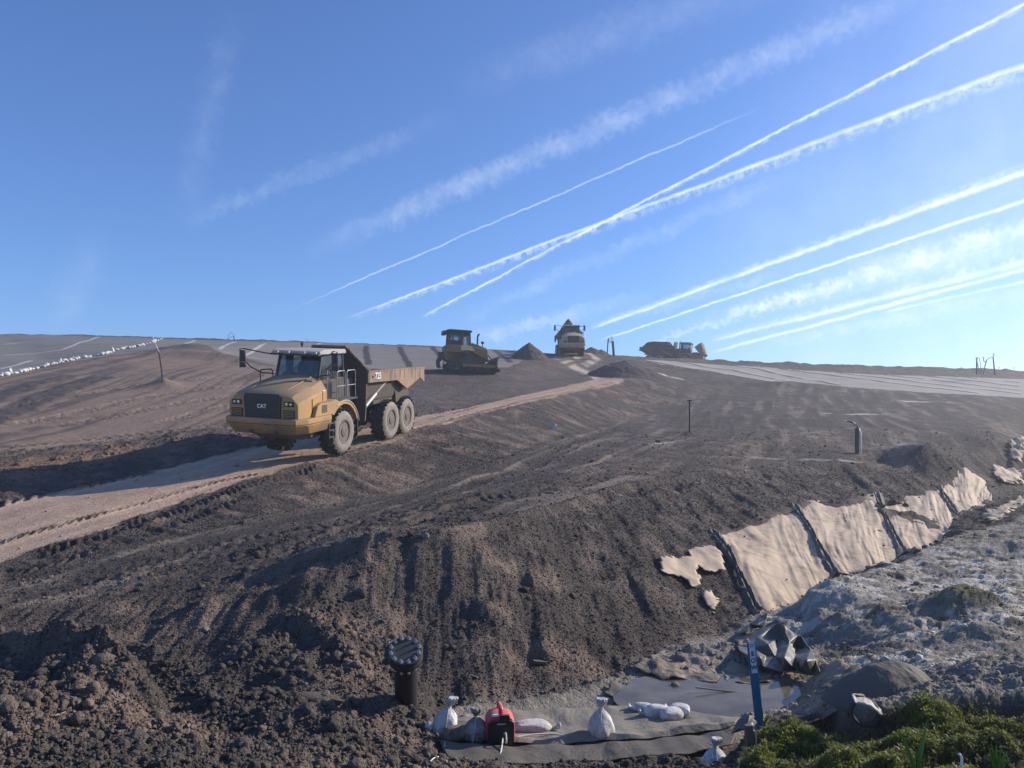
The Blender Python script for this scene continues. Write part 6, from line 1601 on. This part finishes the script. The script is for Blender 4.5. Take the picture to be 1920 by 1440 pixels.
# ============================================================ GRASS AND WEEDS
def leaf_mat(name, c1, c2):
    m = bpy.data.materials.new(name); m.use_nodes = True; t = NT(m.node_tree)
    ca = t.n('ShaderNodeVertexColor', layer_name='leaf').outputs['Color']
    p = t.n('ShaderNodeBsdfPrincipled', {'Base Color': ca, 'Roughness': .55, 'Specular IOR Level': .35})
    tr = t.n('ShaderNodeBsdfTranslucent', {'Color': t.mix(.5, ca, (.30, .34, .05, 1))})
    mx = t.n('ShaderNodeMixShader', {0: .38, 1: p.outputs[0], 2: tr.outputs[0]})
    t.n('ShaderNodeOutputMaterial', {'Surface': mx.outputs[0]}); return m
m_leaf = leaf_mat('leaf', None, None)
def blades(name, x, y, z, L_, w_, tilt, palette, curl=.5, kind_='stuff'):
    n = len(x); az = rng.uniform(0, 6.28, n); dx, dy = np.cos(az), np.sin(az)
    h = L_*np.cos(tilt); r = L_*np.sin(tilt)
    px_, py_ = -dy*w_/2, dx*w_/2
    P0 = np.stack([x, y, z], -1); S = np.stack([px_, py_, np.zeros(n)], -1)
    P1 = P0+np.stack([dx*r*.45, dy*r*.45, h*.62], -1); P2 = P0+np.stack([dx*r*(1+curl*.4), dy*r*(1+curl*.4), h*(1-curl*.35)], -1)
    V = np.stack([P0-S*.6, P0+S*.6, P1+S, P1-S, P2+S*.12, P2-S*.12], 1)
    FF = (np.array([[0, 1, 2, 3], [3, 2, 4, 5]])[None]+(np.arange(n)*6)[:, None, None]).reshape(-1, 4)
    me = bpy.data.meshes.new(name); me.vertices.add(n*6); me.vertices.foreach_set('co', V.astype(np.float32).reshape(-1))
    me.loops.add(FF.size); me.loops.foreach_set('vertex_index', FF.astype(np.int32).reshape(-1))
    me.polygons.add(len(FF)); me.polygons.foreach_set('loop_start', np.arange(0, FF.size, 4, dtype=np.int32)); me.update(calc_edges=True)
    col = palette*rng.uniform(.7, 1.25, (n, 1))
    at_ = me.color_attributes.new('leaf', 'FLOAT_COLOR', 'POINT'); cc_ = np.ones((n, 6, 4), np.float32); cc_[:, :, :3] = col[:, None, :]
    at_.data.foreach_set('color', cc_.reshape(-1)); me.materials.append(m_leaf)
    o = bpy.data.objects.new(name, me); COL.objects.link(o)
    if kind_: o['kind'] = kind_
    return o
def sample(N, lo, hi, wf, u0=-.7, u1=.75):
    u = rng.uniform(u0, u1, N*3); y = np.exp(rng.uniform(math.log(lo), math.log(hi), N*3))
    i = np.clip(np.searchsorted(uc, u), 0, NU-1); j = np.clip(np.searchsorted(lr, np.log(y)), 0, NL-1)
    k = rng.random(N*3) < wf(j, i); return (u*y)[k][:N], y[k][:N], i[k][:N], j[k][:N]
cl1 = .9*fbm(XX*1.7, YY*1.7, 120, 2)+.35*fbm(XX*3.2, YY*3.2, 401, 3); cl2 = fbm(XX*7, YY*7, 403, 3)
gw_ = lambda j, i: np.clip(M_grass[j, i]*1.3-.2, 0, 1)*np.clip(.42+2.6*cl1[j, i]+1.2*cl2[j, i], .05, 1)
x, y, i, j = sample(120000, 4.0, 7.4, gw_, .22, .80)
n = len(x); lush_lit = np.clip(.42+2.8*cl1[j, i]+1.2*cl2[j, i], 0, 1)[:, None]  # also tints the leaves: shade painted into hollows, light onto clump tops
pal = np.array((.055, .052, .024))*(1-lush_lit)+np.array((.135, .170, .030))*lush_lit
yel = rng.random((n, 1)) < .20; pal = np.where(yel, np.array((.27, .24, .055)), pal)  # sunlit yellow highlights put into a share of the blades
depth_ = rng.uniform(0, 1, n)*(.01+.055*lush_lit[:, 0])
blades('grass', x, y, zat_np(x, y, H)+depth_, rng.gamma(3.0, .0055, n)+.008, rng.uniform(.006, .017, n), rng.uniform(.1, 1.5, n), pal)
x, y, i, j = sample(3000, 4.0, 7.4, gw_, .22, .80); n = len(x)
blades('grass', x, y, zat_np(x, y, H), rng.uniform(.03, .09, n), rng.uniform(.003, .006, n), rng.uniform(.05, .9, n), np.where(rng.random((n, 1)) < .45, np.array((.30, .25, .13)), np.array((.13, .15, .04))))
dryw = lambda j, i: np.clip(C[j, i, 1]*0+((C[j, i, 0] < .13) & (M_ash[j, i] > .6) & (UU[j, i] > .40))*.8+.035*(M_ash[j, i] > .6)*(UU[j, i] > .38), 0, 1)*(M_grass[j, i] < .3)
x, y, i, j = sample(16000, 7.5, 24, dryw, .36, .78); n = len(x)
pal = np.where(rng.random((n, 1)) < .35, np.array((.07, .11, .025)), np.array((.19, .16, .085)))
blades('dry_grass', x, y, zat_np(x, y, H), rng.uniform(.04, .12, n)*(.7+.3*y/9), rng.uniform(.003, .006, n)*(.5+.5*y/8), rng.uniform(.2, 1.5, n), pal, .9)
# single plants
def tuft(name, label, px, py, Y, specs, col, cat='plant', wid=.019):
    b = Pt(px, py, Y); o = empty(name, b, label=label, cat=cat)
    for q, (tx, ty, wd) in enumerate(specs):
        tip = Pt(tx, ty, Y-.03+.02*(q % 3))-b; m = MB(); N = 9; L_, R2 = [], []
        midp = tip*.5+Vector((0, 0, .08*tip.length))
        for k in range(N):
            t = k/(N-1); p = (1-t)**2*Vector((0.006*(q-2), 0, 0))+2*t*(1-t)*midp+t*t*tip
            w_ = wid*wd*(math.sin(math.pi*min(1, .18+.82*t))**.7)*(1-t*.65)
            d = (tip.normalized()).cross(Vector((0, 1, 0))).normalized()
            L_.append(p-d*w_); R2.append(p+d*w_+Vector((0, .004, 0)))
        ce = [(a+c)/2+Vector((0, .35*(c-a).length, 0)) for a, c in zip(L_, R2)]
        vs = [v for tr in zip(L_, ce, R2) for v in tr]
        fs = [(3*k+s, 3*k+s+1, 3*k+s+4, 3*k+s+3) for k in range(N-1) for s in (0, 1)]
        ob = m.add(vs, fs).build('leaf', col, o, smooth=60, recalc=False)
    return o
m_blade = mat('fresh_blade', (.13, .23, .035), .5, var=.15)
tuft('weed_plant', 'tall spiky grass plant with long upright blades at the bottom of the grass bank', 1722, 1450, 4.15, [(1681, 1360, .75), (1739, 1350, .8), (1719, 1408, .7), (1725, 1392, .8), (1735, 1420, .7), (1712, 1430, .6)], m_blade)
tuft('weed_plant', 'bushy spray of grass blades at the right end of the grass bank', 1870, 1446, 4.2, [(1852, 1398, .5), (1858, 1392, .5), (1868, 1396, .5), (1878, 1400, .5), (1890, 1408, .5), (1845, 1412, .45), (1895, 1420, .5), (1863, 1410, .5), (1884, 1412, .5)], m_blade)
tuft('weed_plant', 'little leafy sprig growing at the foot of the blue stake', 1432, 1362, 6.9, [(1430, 1328, .35), (1440, 1334, .4), (1447, 1338, .4), (1446, 1328, .35), (1425, 1340, .35), (1450, 1350, .4)], m_blade)

# ============================================================ HEAPS OF SOIL AT THE TOP OF THE CLIMB
m_heap = soil_obj_mat('heaped_soil', (.085, .073, .066), (.15, .125, .108))
def soil_heap(label, px, py, Y, wpx, hpx, dep, seed, peaks=((0, 1.0, 1.0),)):
    c = Pt(px, py, Y); w_ = wpx/F*Y/2; h_ = hpx/F*Y; n = 70; vs = []
    g = np.linspace(-1.15, 1.15, n); gx, gy = np.meshgrid(g, g)
    hh = np.zeros(gx.shape)
    for (ox, sx, sh) in peaks: hh = np.maximum(hh, sh*np.clip(1-np.sqrt(((gx-ox)/sx)**2+gy**2), 0, 1)**.85)
    hh = hh+np.clip(hh*3, 0, 1)*(.22*fbm(gx*3, gy*3, seed, 4)+.08*fbm(gx*14, gy*14, seed+2, 3))
    bx, by = c.x+gx*w_, c.y+gy*dep
    z = np.minimum(zat_np(bx, by, H), c.z+.4)-.12+hh*h_
    vs = np.stack([bx-c.x, by-c.y, z-c.z], -1).reshape(-1, 3)
    fs = [(j*n+i, j*n+i+1, (j+1)*n+i+1, (j+1)*n+i) for j in range(n-1) for i in range(n-1)]
    o = MB().add([tuple(v) for v in vs], fs).build('soil_heap', m_heap, None, smooth=60, recalc=False); o.name = 'soil_heap'; o.location = c
    return tag(o, label, 'soil heap', 'soil heaps at the top of the climb')
soil_heap('broad dark soil heap at the top of the climb, right of the middle truck', 1180, 697, 76, 165, 31, 2.6, 501, ((-.1, .9, 1.0), (.45, .6, .55)))
soil_heap('peaked dark soil heap on the crest between the bulldozer and the middle truck', 995, 675, 80, 78, 33, 2.2, 511, ((-.05, .95, 1.0),))
soil_heap('low ragged soil ridge on the crest directly right of the middle truck', 1115, 664, 90, 56, 14, 2.0, 521, ((-.2, 1.0, 1.0), (.4, .7, .8)))
# ============================================================ DUSTY AIR
hz = MB().box((0, 350, -3.5), (1480, 740, 47)).build('haze', None, None, smooth=0)
mh = bpy.data.materials.new('haze_air'); mh.use_nodes = True; t = NT(mh.node_tree)
pv = t.n('ShaderNodeVolumePrincipled', {'Color': (.86, .90, .96, 1), 'Density': HAZE, 'Anisotropy': .55})
t.n('ShaderNodeOutputMaterial', {'Volume': pv.outputs[0]}); hz.data.materials.append(mh); hz['kind'] = 'stuff'
